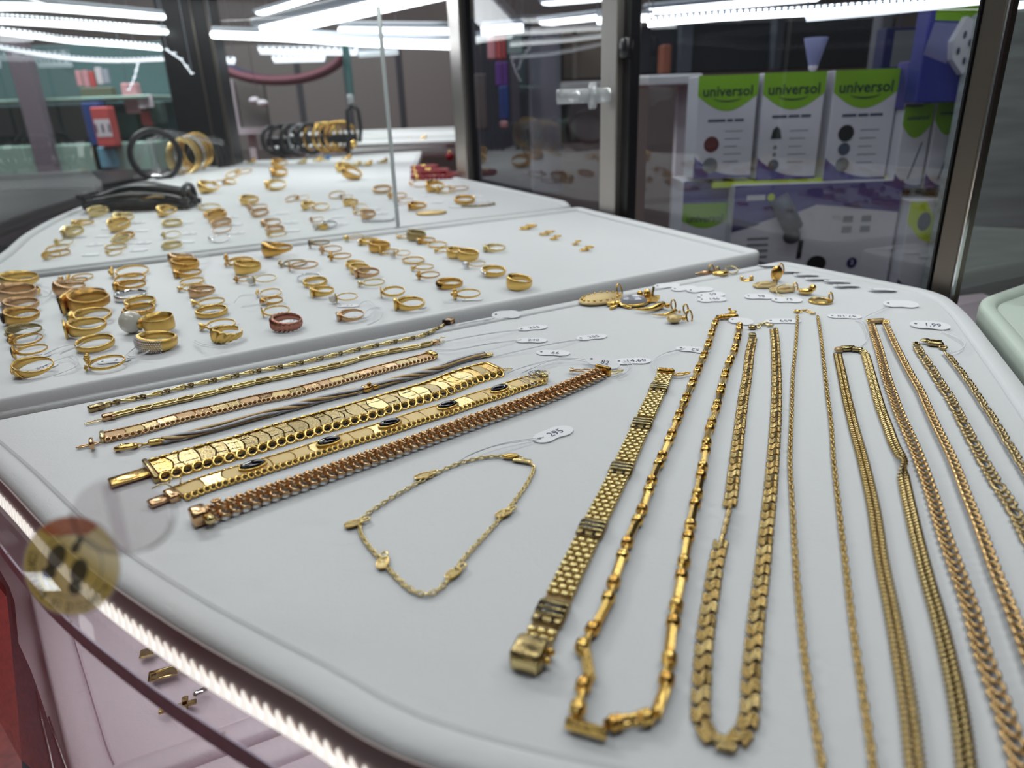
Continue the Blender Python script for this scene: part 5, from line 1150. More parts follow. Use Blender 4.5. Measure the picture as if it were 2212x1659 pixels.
# tags of the ring tray
for (x, y, az, tx, wh, sc, stg) in [(88, 797, 55, '30T', 'reading 30T inside the frontmost ribbed ring', .92, [(95, 790), (150, 770), (165, 790), (120, 810)]), (78, 770, 5, '80', 'reading 80 inside the black oval ring', .85, [(98, 765), (130, 750), (165, 742)]),
        (247, 781, 12, '5', 'reading 5 inside the two-flower ring', .9, [(265, 776), (290, 774), (310, 760)]), (458, 675, 2, '65', 'inside the plain narrow band of the sixth column', .75, None), (474, 705, 4, '70', 'inside the tall solitaire ring', .8, [(500, 705), (515, 700)]),
        (628, 695, 8, '12', 'behind the copper twisted ring', .8, None), (752, 662, -4, '1,1', 'in front of the very thin pearl ring', .8, [(770, 664), (790, 650), (810, 665), (795, 685), (770, 688)]), (897, 665, -4, '11', 'inside the flat-plate gold ring', .8, None), (1020, 648, 0, '', 'inside the round rose cluster ring', .75, None),
        (760, 688, 0, '65', 'inside the square-crystal rose ring', .75, None)]:
    pricetag(x, y, az, tx, 'small white price tag ' + wh, sc, stg, group='price tags among the ring columns')
def loose(pts, lab):
    q = P(*pts[0]); e = empty('thread_loop', (q.x, q.y, 0), lab, 'thread', 'loose tag threads on the ring tray')
    for d in (0, .0008):
        ps, _ = smoothpath([P(a, b, .002 + .003 * (i % 2)) - Vector((q.x, q.y, 0)) + Vector((d, d, d)) for i, (a, b) in enumerate(pts)], .004); build('strand', [tube(ps, .00022, 4)], THREAD, e)
for i, (pts, wh) in enumerate([([(85, 620), (108, 625), (104, 640), (82, 645), (60, 665), (52, 680)], 'beside the wide openwork ring'), ([(20, 705), (60, 712), (95, 715), (82, 722), (76, 735)], 'across the dark cluster ring'), ([(300, 745), (270, 770), (295, 772), (320, 760)], 'in front of the paved ring'), ([(416, 738), (440, 748), (480, 750), (505, 742)], 'under the fluted shell ring'),
        ([(420, 560), (445, 552), (448, 568), (428, 572)], 'above the domed rose ring'), ([(505, 655), (520, 640), (560, 640), (575, 655), (520, 665)], 'between the fifth and sixth columns'), ([(780, 690), (795, 670), (822, 668), (820, 690), (790, 705)], 'under the square-crystal ring'), ([(955, 645), (960, 655), (980, 655)], 'below the dark stone row ring'), ([(130, 765), (165, 750), (180, 740)], 'behind the two-flower ring')]):
    loose(pts, 'fine white thread loop ' + wh)
# tags on the far tray beside each column
FT = [[(1030, 425), (1052, 436), (982, 448)], [(920, 425), (944, 438)], [(808, 452), (824, 462)], [(720, 452), (730, 470), (735, 486)], [(610, 462), (628, 482), (632, 500)], [(500, 470), (508, 486), (512, 505)],
      [(404, 482), (408, 506), (404, 524)], [(300, 482), (304, 500), (310, 526), (300, 542)], [(236, 478), (232, 496), (222, 512), (205, 530), (196, 552)]]
for ci, c in enumerate(FT):
    for ri, (x, y) in enumerate(c):
        n_ = len(c) - ri
        pricetag(x, y, random.uniform(-8, 12), '75' if (ci + ri) % 2 else '', f'tiny white price tag, {ORD[n_]} from the front beside the {ORD[ci + 1]} far-tray column', 1.25, tilt=(.1, 0), group='price tags on the far tray')
# ---------------------------------------------------------------- bracelets and cords standing on the far tray
def bangle(px, py, hpx, Y, squash_az, r, m, lab, name='bangle', dz=0., wide=1., group=None, extra=None):
    c = PY(px, py, Y); R = hpx / 2 * depth(c) / F
    e = empty(name, tuple(c), lab, 'bangle', group, rot=(0, 0, squash_az))
    A = [(0, R * math.cos(a * PI / 20), R * math.sin(a * PI / 20)) for a in range(40)]
    build('hoop', [tube(A, r, 8, True, ry=r * wide, up=None)], m, e)
    if extra: extra(e, R)
    return e
BGR = 'bangles on the stand by the pillar'
DG = mat('dark_leather_band', (20, 20, 24), .4)
def crystals(e, R):
    build('crystal', [sph((0, R * math.sin(a), R * math.cos(a)), .0042, 8, 6) for a in (.15, 2.6 + PI)], CRYST, e)
bangle(336, 335, 100, 1.72, -.86, .0068, DG, 'large black hoop bracelet with crystal ends standing on a clear stand', extra=crystals)
c = PY(330, 330, 1.75)
st2 = empty('bracelet_stand', (c.x - .02, c.y + .05, 0), 'clear acrylic bracelet stand under the large black hoop', 'stand')
build('base', [lathe([(.06, 0), (.055, .006), (.02, .01), (.012, .02)], 20)], PLASTIC, st2); build('arm', [box(-.004, .0, .045, .012, .014, .085, .002), tube([(-.05, -.01, .012), (-.02, 0, .075), (.03, .02, .10), (.14, .08, .07)], .006, 8)], PLASTIC, st2)
for i in range(7):
    bangle(392 + 6.0 * i, 340 - 2.5 * i, 72, 1.86 + .012 * i, -.55, .0026, [GOLDP, GOLD, O, SILVER, GOLD, GOLDD, GOLD][i], f'thin {"silver" if i == 3 else "gold"} bangle, {ORD[i + 1]} behind the large black hoop', 'bangle', group=BGR)
for i in range(3):
    bangle(444 + 9 * i, 345 - 3 * i, 78, 1.99 + .02 * i, -.55, .006, DG, f'thick black bangle, {ORD[i + 1]} behind the gold bangles near the pillar', 'bangle', group=BGR)
ROLLY = 2.25
for i, (x, m_, r) in enumerate([(596, DG, .006), (612, DG, .006), (636, DG, .007), (652, STEELG, .004), (672, DG, .007), (684, GOLDD, .004), (704, GOLD, .006), (716, GOLD, .004), (730, GOLDD, .006), (742, GOLD, .006)]):
    nm = {id(DG): 'black leather', id(STEELG): 'grey', id(GOLDD): 'deep gold', id(GOLD): 'bright gold'}[id(m_)]
    bangle(x, 303 - i * .9, 58, ROLLY + .01 * i, -.95, r, m_, f'{nm} bangle, {ORD[i + 1]} on the long roll counted from the black pillar', 'bangle', group='bangles on the far roll')
a, b_ = PY(575, 306, ROLLY), PY(770, 298, ROLLY + .1)
e = empty('bangle_roll', tuple((a + b_) / 2), 'long dark roll carrying black and gold bangles at the far end', 'stand')
build('bar', [tube([a - e.location, b_ - e.location], .014, 10)], DG, e); build('upright', [box(-.09, -.03, -.035, .012, .012, .075, .001), box(.10, .03, -.03, .012, .012, .08, .001)], DG, e)
c = PY(764, 262, 2.3); e = empty('leather_strap', (c.x, c.y, c.z - .06), 'folded black leather strap hanging beside the far bangles', 'strap')
for s in (-.012, .012): build('fold', [tube([(s, 0, .0), (s * 1.6, 0, .04), (s * 1.4, 0, .09), (0, 0, .108)], .012, 8, ry=.006)], DG, e)
build('clasp', [sph((-.006, -.008, -.004), .011, 10, 8)], GOLD, e)
c = PY(757, 215, 2.3); e = empty('clear_clip', tuple(c), 'small clear plastic clip above the folded leather strap', 'clip'); build('clip', [box(0, 0, 0, .02, .008, .03, .003)], ACRYL, e); build('rod', [box(0, .01, .12, .022, .01, .24, .003)], mat('teal_acrylic', (70, 112, 112), .2), e)
# bundle of black cords
c = P(312, 452); e = empty('cord_bundle', (c.x, c.y, 0), 'bundle of shiny black leather cords lying across the far tray', 'cord', rot=(0, 0, .05))
random.seed(9)
L = .080
for i in range(30):
    y0 = random.uniform(-.028, .028); z0 = random.uniform(.006, .036); w_ = random.uniform(.8, 1.05)
    A = [(L * w_ * (-1 + 2 * k / 12), y0 * (1 + .25 * math.cos(k)) + .006 * math.sin(k * .8 + i), max(.004, z0 * (.55 + .45 * math.sin(PI * k / 12)))) for k in range(13)]
    build('cord', [tube(smoothpath(A, .012)[0], .0050, 7)], LEATHB, e)
for sx in (-1,):
    for i in range(6): build('cord_loop', [tube([(sx * L * .95 + .012 * math.cos(a), -.004 + (.008 + .004 * i) * math.sin(a), .006 + .004 * i) for a in [PI / 2 + PI * k / 8 for k in range(9)]], .0042, 7)], LEATHB, e)
build('binding', [tube([(.074, .026 * math.cos(a), .018 + .018 * math.sin(a)) for a in [k * PI / 6 for k in range(12)]], .004, 6, True)], LEATHB, e); build('gold_tie', [tube([(.01, -.028, .018), (.03, -.026, .022), (.045, -.022, .020)], .002, 6)], BRONZE, e)
# red bead bracelets by the door
for i, (x, y, rx, lab) in enumerate([(942, 385, 50, 'frontmost red bead bracelet with gold spacers'), (930, 380, 38, 'middle red bead bracelet with gold spacers in the red pile'), (918, 375, 26, 'rearmost red bead bracelet in the red pile')]):
    q = P(x, y); R = pxm(x, y, rx); n_ = 34
    e = empty('bead_bracelet', (q.x, q.y, .0), lab, 'bracelet', 'red bead bracelets on the far tray')
    rd, gd = [], []
    for k in range(n_):
        a = 2 * PI * k / n_; p = (R * math.cos(a), R * .82 * math.sin(a), .0052 + .004 * i); (gd if k % 6 in (3, 4) and k < 22 and k > 8 else rd).append(sph(p, .0050, 10, 7))
    build('bead', rd, REDB, e); build('gold_spacer', gd, GOLD, e)
q = P(972, 347); e = empty('red_bead', (q.x, q.y, .011), 'single red bead charm against the door post', 'bead'); build('bead', [sph((0, 0, 0), .011, 12, 8)], REDB, e); build('cap', [sph((0, 0, .011), .004, 8, 6)], GOLD, e)
# odd pieces on the raised tray
random.seed(21)
names = ['gold ring', 'small gold pendant', 'gold stud', 'blue stone ring', 'gold bow ring', 'pale gold ring', 'gold knot', 'dark ring']
for i, (x, y) in enumerate([(545, 350), (655, 351), (690, 346), (706, 344), (752, 342), (772, 357), (796, 356), (830, 350), (760, 330), (800, 325), (815, 322), (845, 316), (870, 330), (885, 322), (905, 312), (930, 322), (915, 300), (880, 306)]):
    c = PY(x, y, 2.3 if y > 335 else 2.6); k = i % 8; mm = [G, GOLDP, G, BLUEST, D, W, G, BRONZE][k]
    z = 0.0 if y > 335 else .035 + (c.y - 2.5) * .09
    q = P(x, y, z + .004) if y > 335 else c
    e = empty('trinket', tuple(q), f'blurred {names[k]}, {ORD[i + 1] if i < 12 else str(i + 1) + "th"} from the black pillar in the farthest row', 'trinket', 'tiny jewels at the far end')
    build('body', [sph((0, 0, .002), .008, 10, 6, (1.3, 1, .6)), sph((.006, 0, .007), .005, 8, 6)], mm, e); build('hoop', [tube([(-.006 + .011 * math.cos(a * PI / 8), .011 * math.sin(a * PI / 8), 0) for a in range(16)], .002, 5, True)], GOLDP, e)

# ---------------------------------------------------------------- lamps
def hang(e, x=0., y=0., z=0., r=.0012, top=1.689):   # thin wire up to the ceiling
    L = top - e.matrix_basis.translation.z; build('hanging_wire', [tube([(x, y, z), (x, y, L)], r, 4)], STEELG, e)
def strip(name, pts, r, lab, em, house=True, group='LED strips of the display cases', teeth=0.):
    c = pts[len(pts) // 2]; e = empty(name, tuple(c), lab, 'light', group)
    A = [p - c for p in smoothpath(pts, .05)[0]]; r *= .74
    if pts[0].z > .1:
        for p in (A[0], A[-1]): build('hanger', [tube([p + Vector((0, 0, r)), Vector((p.x, p.y, 1.689 - c.z))], .0008, 4)], LAMPH, e)
    build('diffuser', [tube(A, r, 8)], em, e)
    if house: build('channel', [tube([p + Vector((0, r * .4, r * 1.3)) for p in A], r * .9, 4)], LAMPH, e)
    if teeth:
        D_, _ = smoothpath([p - c for p in pts], teeth); b = MB()
        for p in D_: b.add(box(p.x, p.y, p.z + r * 1.2, teeth * .45, r, r * 1.6))
        tag(link('diode', b.mesh('diode', em, False), e), kind='stuff')
    return e
def pyl(l, Y0, Y1): return [PY(x, y, Y0 + (Y1 - Y0) * i / (len(l) - 1)) for i, (x, y) in enumerate(l)]
strip('led_strip', pyl([(-60, 14), (60, 14), (180, 22), (300, 32), (352, 36)], 1.3, 2.0), .0095, 'brightest curved LED strip along the top edge of the curved glass, by the pillar', LED)
strip('led_strip', pyl([(-60, 42), (60, 48), (180, 56), (300, 66), (362, 69)], 1.6, 2.1), .0085, 'reflection of the curved LED strip built as a glowing tube, below the brightest one', LED, teeth=.012)  # this and the next two: glass reflections built as glowing tubes
strip('led_strip', pyl([(-60, 62), (60, 77), (150, 89), (260, 97), (360, 106)], 1.8, 2.3), .007, 'second LED strip reflection built as a toothed glowing tube, above the shop shelves', LED, teeth=.014)
strip('led_strip', pyl([(-60, 92), (60, 114), (160, 128), (260, 132), (365, 128)], 2.0, 2.4), .0055, 'lowest and faintest LED strip reflection, built as a glowing tube, over the shop shelves', LEDS, teeth=.013)
strip('led_strip', pyl([(360, 108), (385, 122), (415, 160)], 1.95, 1.95), .0022, 'short string of diodes hanging in front of the black pillar', LEDS, teeth=.02)
strip('led_strip', pyl([(298, 138), (290, 170), (278, 195)], 2.2, 2.2), .0022, 'short string of bluish diodes hanging over the shop shelves', LEDS, teeth=.02)
strip('led_strip', pyl([(460, 75), (620, 81), (800, 92), (972, 97)], 1.9, 1.55), .0115, 'long straight LED tube between the black pillar and the first steel post', LED)
strip('led_strip', pyl([(735, 70), (972, 73)], 2.3, 2.2), .019, 'short thick LED tube just above the long straight one', LED)
strip('led_strip', pyl([(562, 112), (770, 114)], 2.6, 2.6), .011, 'row of white diodes below the long straight tube', LEDS, teeth=.022)
strip('led_strip', pyl([(592, 131), (700, 128)], 2.7, 2.7), .010, 'lower short row of diodes in front of the red arch sign', LEDS, teeth=.02)
strip('led_strip', pyl([(464, 132), (506, 134)], 2.7, 2.7), .010, 'shortest row of diodes beside the pillar, under the tube', LEDS, teeth=.02)
strip('led_strip', pyl([(775, 118), (860, 112)], 2.6, 2.6), .012, 'dim bluish end of the diode row beside the glass edge', mat('led_dim', (.75, .84, .9), emit=.6, lin=True))
strip('led_strip', pyl([(1040, 67), (1130, 60)], 2.6, 2.6), .017, 'short lamp reflection built as a bright tube behind the first sliding door', LED)  # lamp reflection in the door glass, built as a glowing tube
strip('led_strip', pyl([(1290, 45), (1410, 38)], 1.6, 1.6), .009, 'bright tube end behind the post with the plastic knob', LED)
strip('led_strip', pyl([(1400, 52), (1560, 38), (1740, 28), (1900, 17), (2140, 1)], 1.02, .92), .0050, 'long LED strip reflection built with glowing diode teeth above the green and white boxes', LED, teeth=.0075)  # front LEDs mirrored in the door, built as two glowing strips
strip('led_strip', pyl([(1742, 42), (1900, 28), (2090, 8)], 1.04, .96), .0036, 'fainter bluish LED reflection built as a strip just under the long strip above the boxes', LEDS, teeth=.006)
strip('led_strip', pyl([(2192, 12), (2260, 6)], .7, .7), .004, 'bright LED end at the top beyond the bronze post', LED)
def fixture(p0, p1, wd, lab, tilt=0.):
    c = (p0 + p1) / 2; d = p1 - p0; e = empty('ceiling_light', tuple(c), lab, 'light', 'fluorescent fittings', rot=(0, 0, math.atan2(d.y, d.x)))
    L = Vector((d.x, d.y)).length; pit = -math.atan2(d.z, L); e.rotation_euler = (0, pit, math.atan2(d.y, d.x))
    build('housing', [box(0, 0, wd * .16, L * 1.04, wd * 1.35, wd * .22, .004)], LAMPH, e, smooth=False); build('diffuser', [box(0, 0, 0, L, wd, wd * .2, .004)], TUBE, e, smooth=False)
    return e
fixture(PY(588, 64, 1.75), PY(1010, -30, 1.45), .075, 'large white batten light hanging above the far tray')
fixture(PY(560, 30, 1.9), PY(700, -12, 1.8), .03, 'small grey batten light behind the large white one')
fixture(PY(1178, 50, 2.6), PY(1316, 34, 2.4), .06, 'white batten lamp reflection built behind the first sliding door')  # reflected lamp in the door glass, built as a glowing fitting
fixture(PY(1178, 8, 2.9), PY(1318, -4, 2.7), .05, 'upper batten light seen through the first sliding door')
fixture(PY(1412, 24, 1.9), PY(1760, -6, 1.6), .055, 'wide batten lamp reflection built above the boxes behind the second door')  # second door's lamp reflection, likewise built to glow
for (x, y) in ((.35, .30), (-.9, .9), (-.2, 2.4)):  # unseen fittings added around the ceiling lights
    e = empty('ceiling_light', (x, y, 1.655), f'unseen fluorescent fitting on the shop ceiling above the {["bracelet tray", "curved front glass", "far end of the case"][(x < 0) + (x > -.5 and x < 0)]}', 'light', 'fluorescent fittings')
    build('housing', [box(0, 0, .018, 1.24, .2, .035, .006)], LAMPH, e, smooth=False); build('diffuser', [box(0, 0, -.004, 1.2, .15, .012, .004)], TUBE, e, smooth=False)

# ---------------------------------------------------------------- boxes behind the second door
WHB = mat('box_white', (206, 206, 214), .45); GRB = mat('box_green', (122, 172, 28), .45); LIME = mat('box_lime', (190, 214, 40), .45); PUR = mat('box_purple', (70, 62, 140), .45)
NAVY = mat('box_navy', (22, 24, 88), .45); DGREY = mat('print_grey', (70, 76, 96), .6); PRG = mat('print_dark', (16, 44, 34), .6); PRR = mat('print_maroon', (92, 32, 36), .5); PRD = mat('print_black', (14, 18, 24), .5); PGR = mat('print_mid_grey', (120, 124, 128), .5); REDP = mat('box_red', (176, 44, 58), .5); SIDE = mat('box_side', (44, 44, 58), .6)
BY = 1.05
def flatp(poly, y): return [(x, y, z) for x, z in poly], [tuple(range(len(poly)))]
def pbox(name, x0, x1, y0, y1, Y, dep, lab, m, group=None):
    a, c = PY(x0, y1, Y), PY(x1, y0, Y); b0 = PY(x0, y0, Y)
    W_, H = c.x - b0.x, b0.z - a.z
    e = empty(name, ((b0.x + c.x) / 2, Y + dep / 2, a.z), lab, 'box', group)
    build('carton', [box(0, 0, H / 2, W_, dep, H, .0015)], m, e, smooth=False)
    return e, W_, H, -dep / 2
def printp(nm, poly, y, k, m, e): return build(nm, [flatp(poly, y - .0003 * k)], m, e, smooth=False)
def ptext(s, size, x, z, y, k, m, e, nm='lettering'):
    v, f = text_vf(s, size, 'CENTER', .02); return build(nm, [([(x + a, y - .0003 * k, z + b) for a, b, c in v], f)], m, e, smooth=False)
def wordbars(ws, x, z, h, y, k, m, e):          # print too small to read: bars of word length
    tot = sum(ws) + h * .6 * (len(ws) - 1); x -= tot / 2; f = []; v = []
    for w_ in ws:
        v += [(x, y - .0003 * k, z - h / 2), (x + w_, y - .0003 * k, z - h / 2), (x + w_, y - .0003 * k, z + h / 2), (x, y - .0003 * k, z + h / 2)]; o = len(v); f.append((o - 4, o - 3, o - 2, o - 1)); x += w_ + h * .6
    return build('small_print', [(v, f)], m, e, smooth=False)
def cap(W_, H, top, sag, n=16): return [(W_ / 2, H), (-W_ / 2, H), (-W_ / 2, H - top)] + [(-W_ / 2 + W_ * i / n, H - top - sag * math.sin(PI * i / n)) for i in range(1, n)] + [(W_ / 2, H - top)]
def foot_(W_, h0, h1, n=12): return [(-W_ / 2, 0), (W_ / 2, 0), (W_ / 2, h0)] + [(W_ / 2 - W_ * i / n, h0 + (h1 - h0) * (i / n) ** 3) for i in range(n + 1)]
for i, (x0, x1, y0, y1, lab) in enumerate([(1510, 1640, 164, 386, 'white carton with green top and dark red dot, first of the three upright cartons'), (1652, 1787, 158, 388, 'white carton with green top and bell picture, middle of the three upright cartons'), (1806, 1947, 152, 390, 'white carton with green top and black round picture, third of the upright cartons')]):
    e, W_, H, y = pbox('carton', x0, x1, y0, y1, BY, .06, lab, WHB, 'upright green and white cartons')
    printp('green_top', cap(W_, H, H * .19, H * .15), y, 1, GRB, e); ptext('universol', W_ * .23, 0, H * .845, y, 2, PRG, e)
    A = [(W_ * .24 * math.cos(a), H * .79 - H * .045 * math.sin(a)) for a in [PI * k / 12 for k in range(13)]] + [(W_ * .24 * math.cos(a), H * .79 - H * .030 * math.sin(a)) for a in [PI * k / 12 for k in range(12, -1, -1)]]
    printp('swoosh', A, y, 2, PRG, e); printp('purple_foot', foot_(W_, H * .02, H * .22), y, 1, PUR, e)
    wordbars([[W_ * .30, W_ * .10, W_ * .16], [W_ * .24, W_ * .18, W_ * .16], [W_ * .22, W_ * .16, W_ * .20]][i], 0, H * (.60 if i else .57), H * .026, y, 1, DGREY, e)
    px_ = -W_ * .22
    if i == 0: printp('dot', ell(px_, H * .34, W_ * .13, W_ * .13), y, 2, PRR, e); printp('photo', ell(px_, H * .13, W_ * .13, W_ * .13), y, 2, PGR, e)
    elif i == 1:
        printp('bell', [(px_ - W_ * .09, H * .39), (px_ + W_ * .09, H * .39), (px_ + W_ * .06, H * .48), (px_, H * .51), (px_ - W_ * .06, H * .48)], y, 2, PRD, e); printp('photo', ell(px_, H * .14, W_ * .09, W_ * .09), y, 2, DGREY, e)
        for k in range(2): printp('photo', ell(px_, H * (.31 - .07 * k), W_ * .035, W_ * .035), y, 2, PGR, e)
    else:
        for k, (rr, mm) in enumerate(((.125, PRD), (.095, DGREY), (.11, PGR))): printp('photo', ell(px_, H * (.44 - .145 * k), W_ * rr, W_ * rr), y, 2, mm, e)
    for k in range(5): printp('text_line', [(W_ * .0, H * (.46 - .075 * k)), (W_ * (.30 - .04 * (k % 3)), H * (.46 - .075 * k)), (W_ * (.30 - .04 * (k % 3)), H * (.468 - .075 * k)), (0, H * (.468 - .075 * k))], y, 1, PGR, e)
# large camera carton below
e, W_, H, y = pbox('carton', 1588, 1950, 402, 622, BY - .02, .10, 'wide purple and white camera carton under the three upright cartons', WHB)
printp('purple_band', [(W_ / 2, H), (-W_ / 2, H), (-W_ / 2, H * .56), (-W_ * .22, H * .70), (-W_ * .10, H * .74), (0, H * .80), (W_ * .12, H * .78), (W_ / 2, H * .70)], y, 1, PUR, e)
printp('navy_wedge', [(-W_ / 2, H * .56), (-W_ * .33, H * .63), (-W_ / 2, H * .70)], y, 2, NAVY, e)
wordbars([W_ * .11], -W_ * .37, H * .885, H * .05, y, 2, WHB, e); printp('badge', ell(-W_ * .28, H * .885, W_ * .022, W_ * .022, 14), y, 2, LIME, e)
printp('lime_foot', [(W_ * .42, 0), (-W_ * .30, 0), (-W_ * .30, H * .08), (-W_ * .10, H * .14), (W_ * .15, H * .07), (W_ * .42, H * .02)], y, 2, LIME, e)
build('camera_arm', [tube([(-W_ * .24, y - .004, H * .88), (-W_ * .13, y - .004, H * .58)], .014, 10)], DGREY, e)
printp('camera_picture', ell(-W_ * .13, H * .50, W_ * .055, W_ * .045), y, 3, PRD, e); printp('camera_picture', ell(W_ * .04, H * .22, W_ * .06, W_ * .05), y, 3, PRD, e)
printp('hook_picture', [(-W_ * .09, H * .28), (-W_ * .06, H * .28), (-W_ * .055, H * .46), (-W_ * .085, H * .46)], y, 3, PRD, e); printp('round_mark', ell(W_ * .26, H * .22, W_ * .032, W_ * .032, 20), y, 3, NAVY, e); ptext('2', W_ * .04, W_ * .26, H * .22, y, 4, WHB, e)
for k in range(4): printp('text_line', [(-W_ * .40, H * (.48 - .06 * k)), (-W_ * .27, H * (.48 - .06 * k)), (-W_ * .27, H * (.50 - .06 * k)), (-W_ * .40, H * (.50 - .06 * k))], y, 2, PGR, e)
for k, (x_, z_) in enumerate([(.17, .62), (.28, .62), (.17, .52), (.28, .52)]): printp('icon', [(W_ * x_, H * z_), (W_ * (x_ + .06), H * z_), (W_ * (x_ + .06), H * (z_ + .06)), (W_ * x_, H * (z_ + .06))], y, 2, PGR, e)
e, W_, H, y = pbox('carton', 1478, 1578, 392, 560, BY + .01, .08, 'carton with green band and purple top, beside the wide camera carton', WHB)
printp('purple_top', [(W_ / 2, H), (-W_ / 2, H), (-W_ / 2, H * .72), (W_ / 2, H * .72)], y, 1, PUR, e); printp('green_band', cap(W_, H * .72, H * .22, H * .10), y, 1, GRB, e); ptext('universol', W_ * .22, 0, H * .52, y, 2, PRG, e)
# narrow packs and hanging packs to the right
for i, (x0, x1, y0, y1, lab) in enumerate([(1956, 2020, 226, 404, 'narrow green and white pack beside the third upright carton'), (2028, 2090, 212, 406, 'second narrow green and white pack, by the bronze post'), (2096, 2124, 222, 420, 'pack with lime edge half hidden by the bronze post')]):
    e, W_, H, y = pbox('pack', x0, x1, y0, y1, BY - .02, .05, lab, WHB, 'narrow green and white packs'); printp('green_top', cap(W_, H, H * .24, H * .16), y, 1, LIME if i == 2 else GRB, e)
    if i < 2: ptext('universol', W_ * .20, 0, H * .84, y, 2, NAVY, e); printp('cable_picture', [(-W_ * .05, H * .1), (0, H * .1), (W_ * .30, H * .55), (W_ * .25, H * .55)], y, 2, DGREY, e)
    printp('purple_foot', foot_(W_, H * .02, H * .18), y, 1, PUR, e)
for i, (x0, x1, y0, y1, lab) in enumerate([(1968, 2040, 432, 640, 'lower white pack with lime drop shape by the wide carton'), (2044, 2100, 440, 660, 'lower pack with lime band and red label at the bronze post')]):
    e, W_, H, y = pbox('pack', x0, x1, y0, y1, BY - .04, .06, lab, WHB, 'lower packs by the bronze post'); printp('lime_shape', [(-W_ / 2, H * .98), (0, H * .98), (W_ / 2, H * .70), (W_ * .3, H * .56), (-W_ * .1, H * .62), (-W_ / 2, H * .78)], y, 1, LIME, e)
    printp('navy_foot', foot_(W_, H * .06, H * .20), y, 1, NAVY, e)
    if i: printp('red_label', [(-W_ * .1, H * .62), (W_ * .5, H * .62), (W_ * .5, H * .84), (0, H * .84)], y, 2, REDP, e); printp('purple_top', [(-W_ / 2, H), (W_ / 2, H), (W_ / 2, H * .86), (-W_ / 2, H * .95)], y, 1, PUR, e); ptext('TT', W_ * .3, 0, H * .36, y, 2, PUR, e)
    else: printp('round_print', ell(0, H * .78, W_ * .2, W_ * .28), y, 2, DGREY, e)
e, W_, H, y = pbox('pack', 1958, 2110, 330, 440, BY + .02, .06, 'dark purple pack lying behind the narrow green packs', PUR)
printp('navy_patch', [(-W_ * .4, H * .2), (W_ * .1, H * .1), (W_ * .3, H * .7), (-W_ * .2, H * .8)], y, 1, NAVY, e)
e, W_, H, y = pbox('pack', 1916, 1990, 60, 190, BY + .12, .03, 'slim dark blue hanging pack above the third upright carton', NAVY); hang(e, 0, 0, H); printp('grey_window', [(-W_ * .25, H * .35), (W_ * .35, H * .35), (W_ * .35, H * .95), (-W_ * .25, H * .95)], y, 1, PGR, e)
e, W_, H, y = pbox('pack', 1965, 2030, 132, 236, BY - .02, .03, 'small white and purple pack standing on the narrow green packs', PUR); printp('white_panel', [(-W_ * .45, H * .05), (W_ * .2, H * .05), (W_ * .3, H * .95), (-W_ * .35, H * .95)], y, 1, WHB, e); wordbars([W_ * .3], -W_ * .1, H * .18, H * .05, y, 2, DGREY, e)
e, W_, H, y = pbox('pack', 2012, 2150, 8, 222, BY - .05, .03, 'blue package of a white multi-socket power strip beside the bronze post', mat('pack_blue', (44, 48, 136), .4))
printp('green_header', [(-W_ * .4, H * .84), (W_ / 2, H * .80), (W_ / 2, H), (-W_ * .4, H)], y, 1, GRB, e); printp('pale_window', [(-W_ * .5, H * .5), (-W_ * .1, H * .4), (0, H * .8), (-W_ * .4, H * .82)], y, 1, mat('pack_pale', (120, 122, 164), .4), e)
ps = [(.02, .86), (.24, .78), (.40, .52), (.10, .28), (-.10, .44), (-.14, .62)]
build('power_strip', [([(W_ * x_, y - .012, H * z_) for x_, z_ in ps] + [(W_ * x_, y, H * z_) for x_, z_ in ps], [tuple(range(6))] + [(i, (i + 1) % 6, 6 + (i + 1) % 6, 6 + i) for i in range(6)])], WHB, e, smooth=False)
ps = [(.30, .72), (.5, .84), (.5, .44), (.40, .40)]
build('power_strip', [([(W_ * x_, y - .010, H * z_) for x_, z_ in ps] + [(W_ * x_, y, H * z_) for x_, z_ in ps], [tuple(range(4))] + [(i, (i + 1) % 4, 4 + (i + 1) % 4, 4 + i) for i in range(4)])], WHB, e, smooth=False)
for x_, z_ in [(.02, .68), (.12, .60), (-.04, .52), (.20, .52), (.08, .42), (.42, .56)]: printp('socket_hole', ell(W_ * x_, H * z_, .0022, .0045, 12), y - .013, 0, DGREY, e)
# shelf under the boxes
c = PY(1760, 640, BY); e = empty('box_shelf', (c.x, c.y + .05, c.z - .02), 'dark shelf carrying the cartons behind the second door', 'shelf'); build('board', [box(0, .02, 0, .75, .30, .02)], SIDE, e, smooth=False)
c = PY(1730, 398, BY); e = empty('carton_divider', (c.x, BY + .02, c.z + .001), 'lime and white flat carton between the wide carton and the upright cartons', 'box'); build('carton', [box(0, .02, .002, .255, .08, .008)], LIME, e, smooth=False)

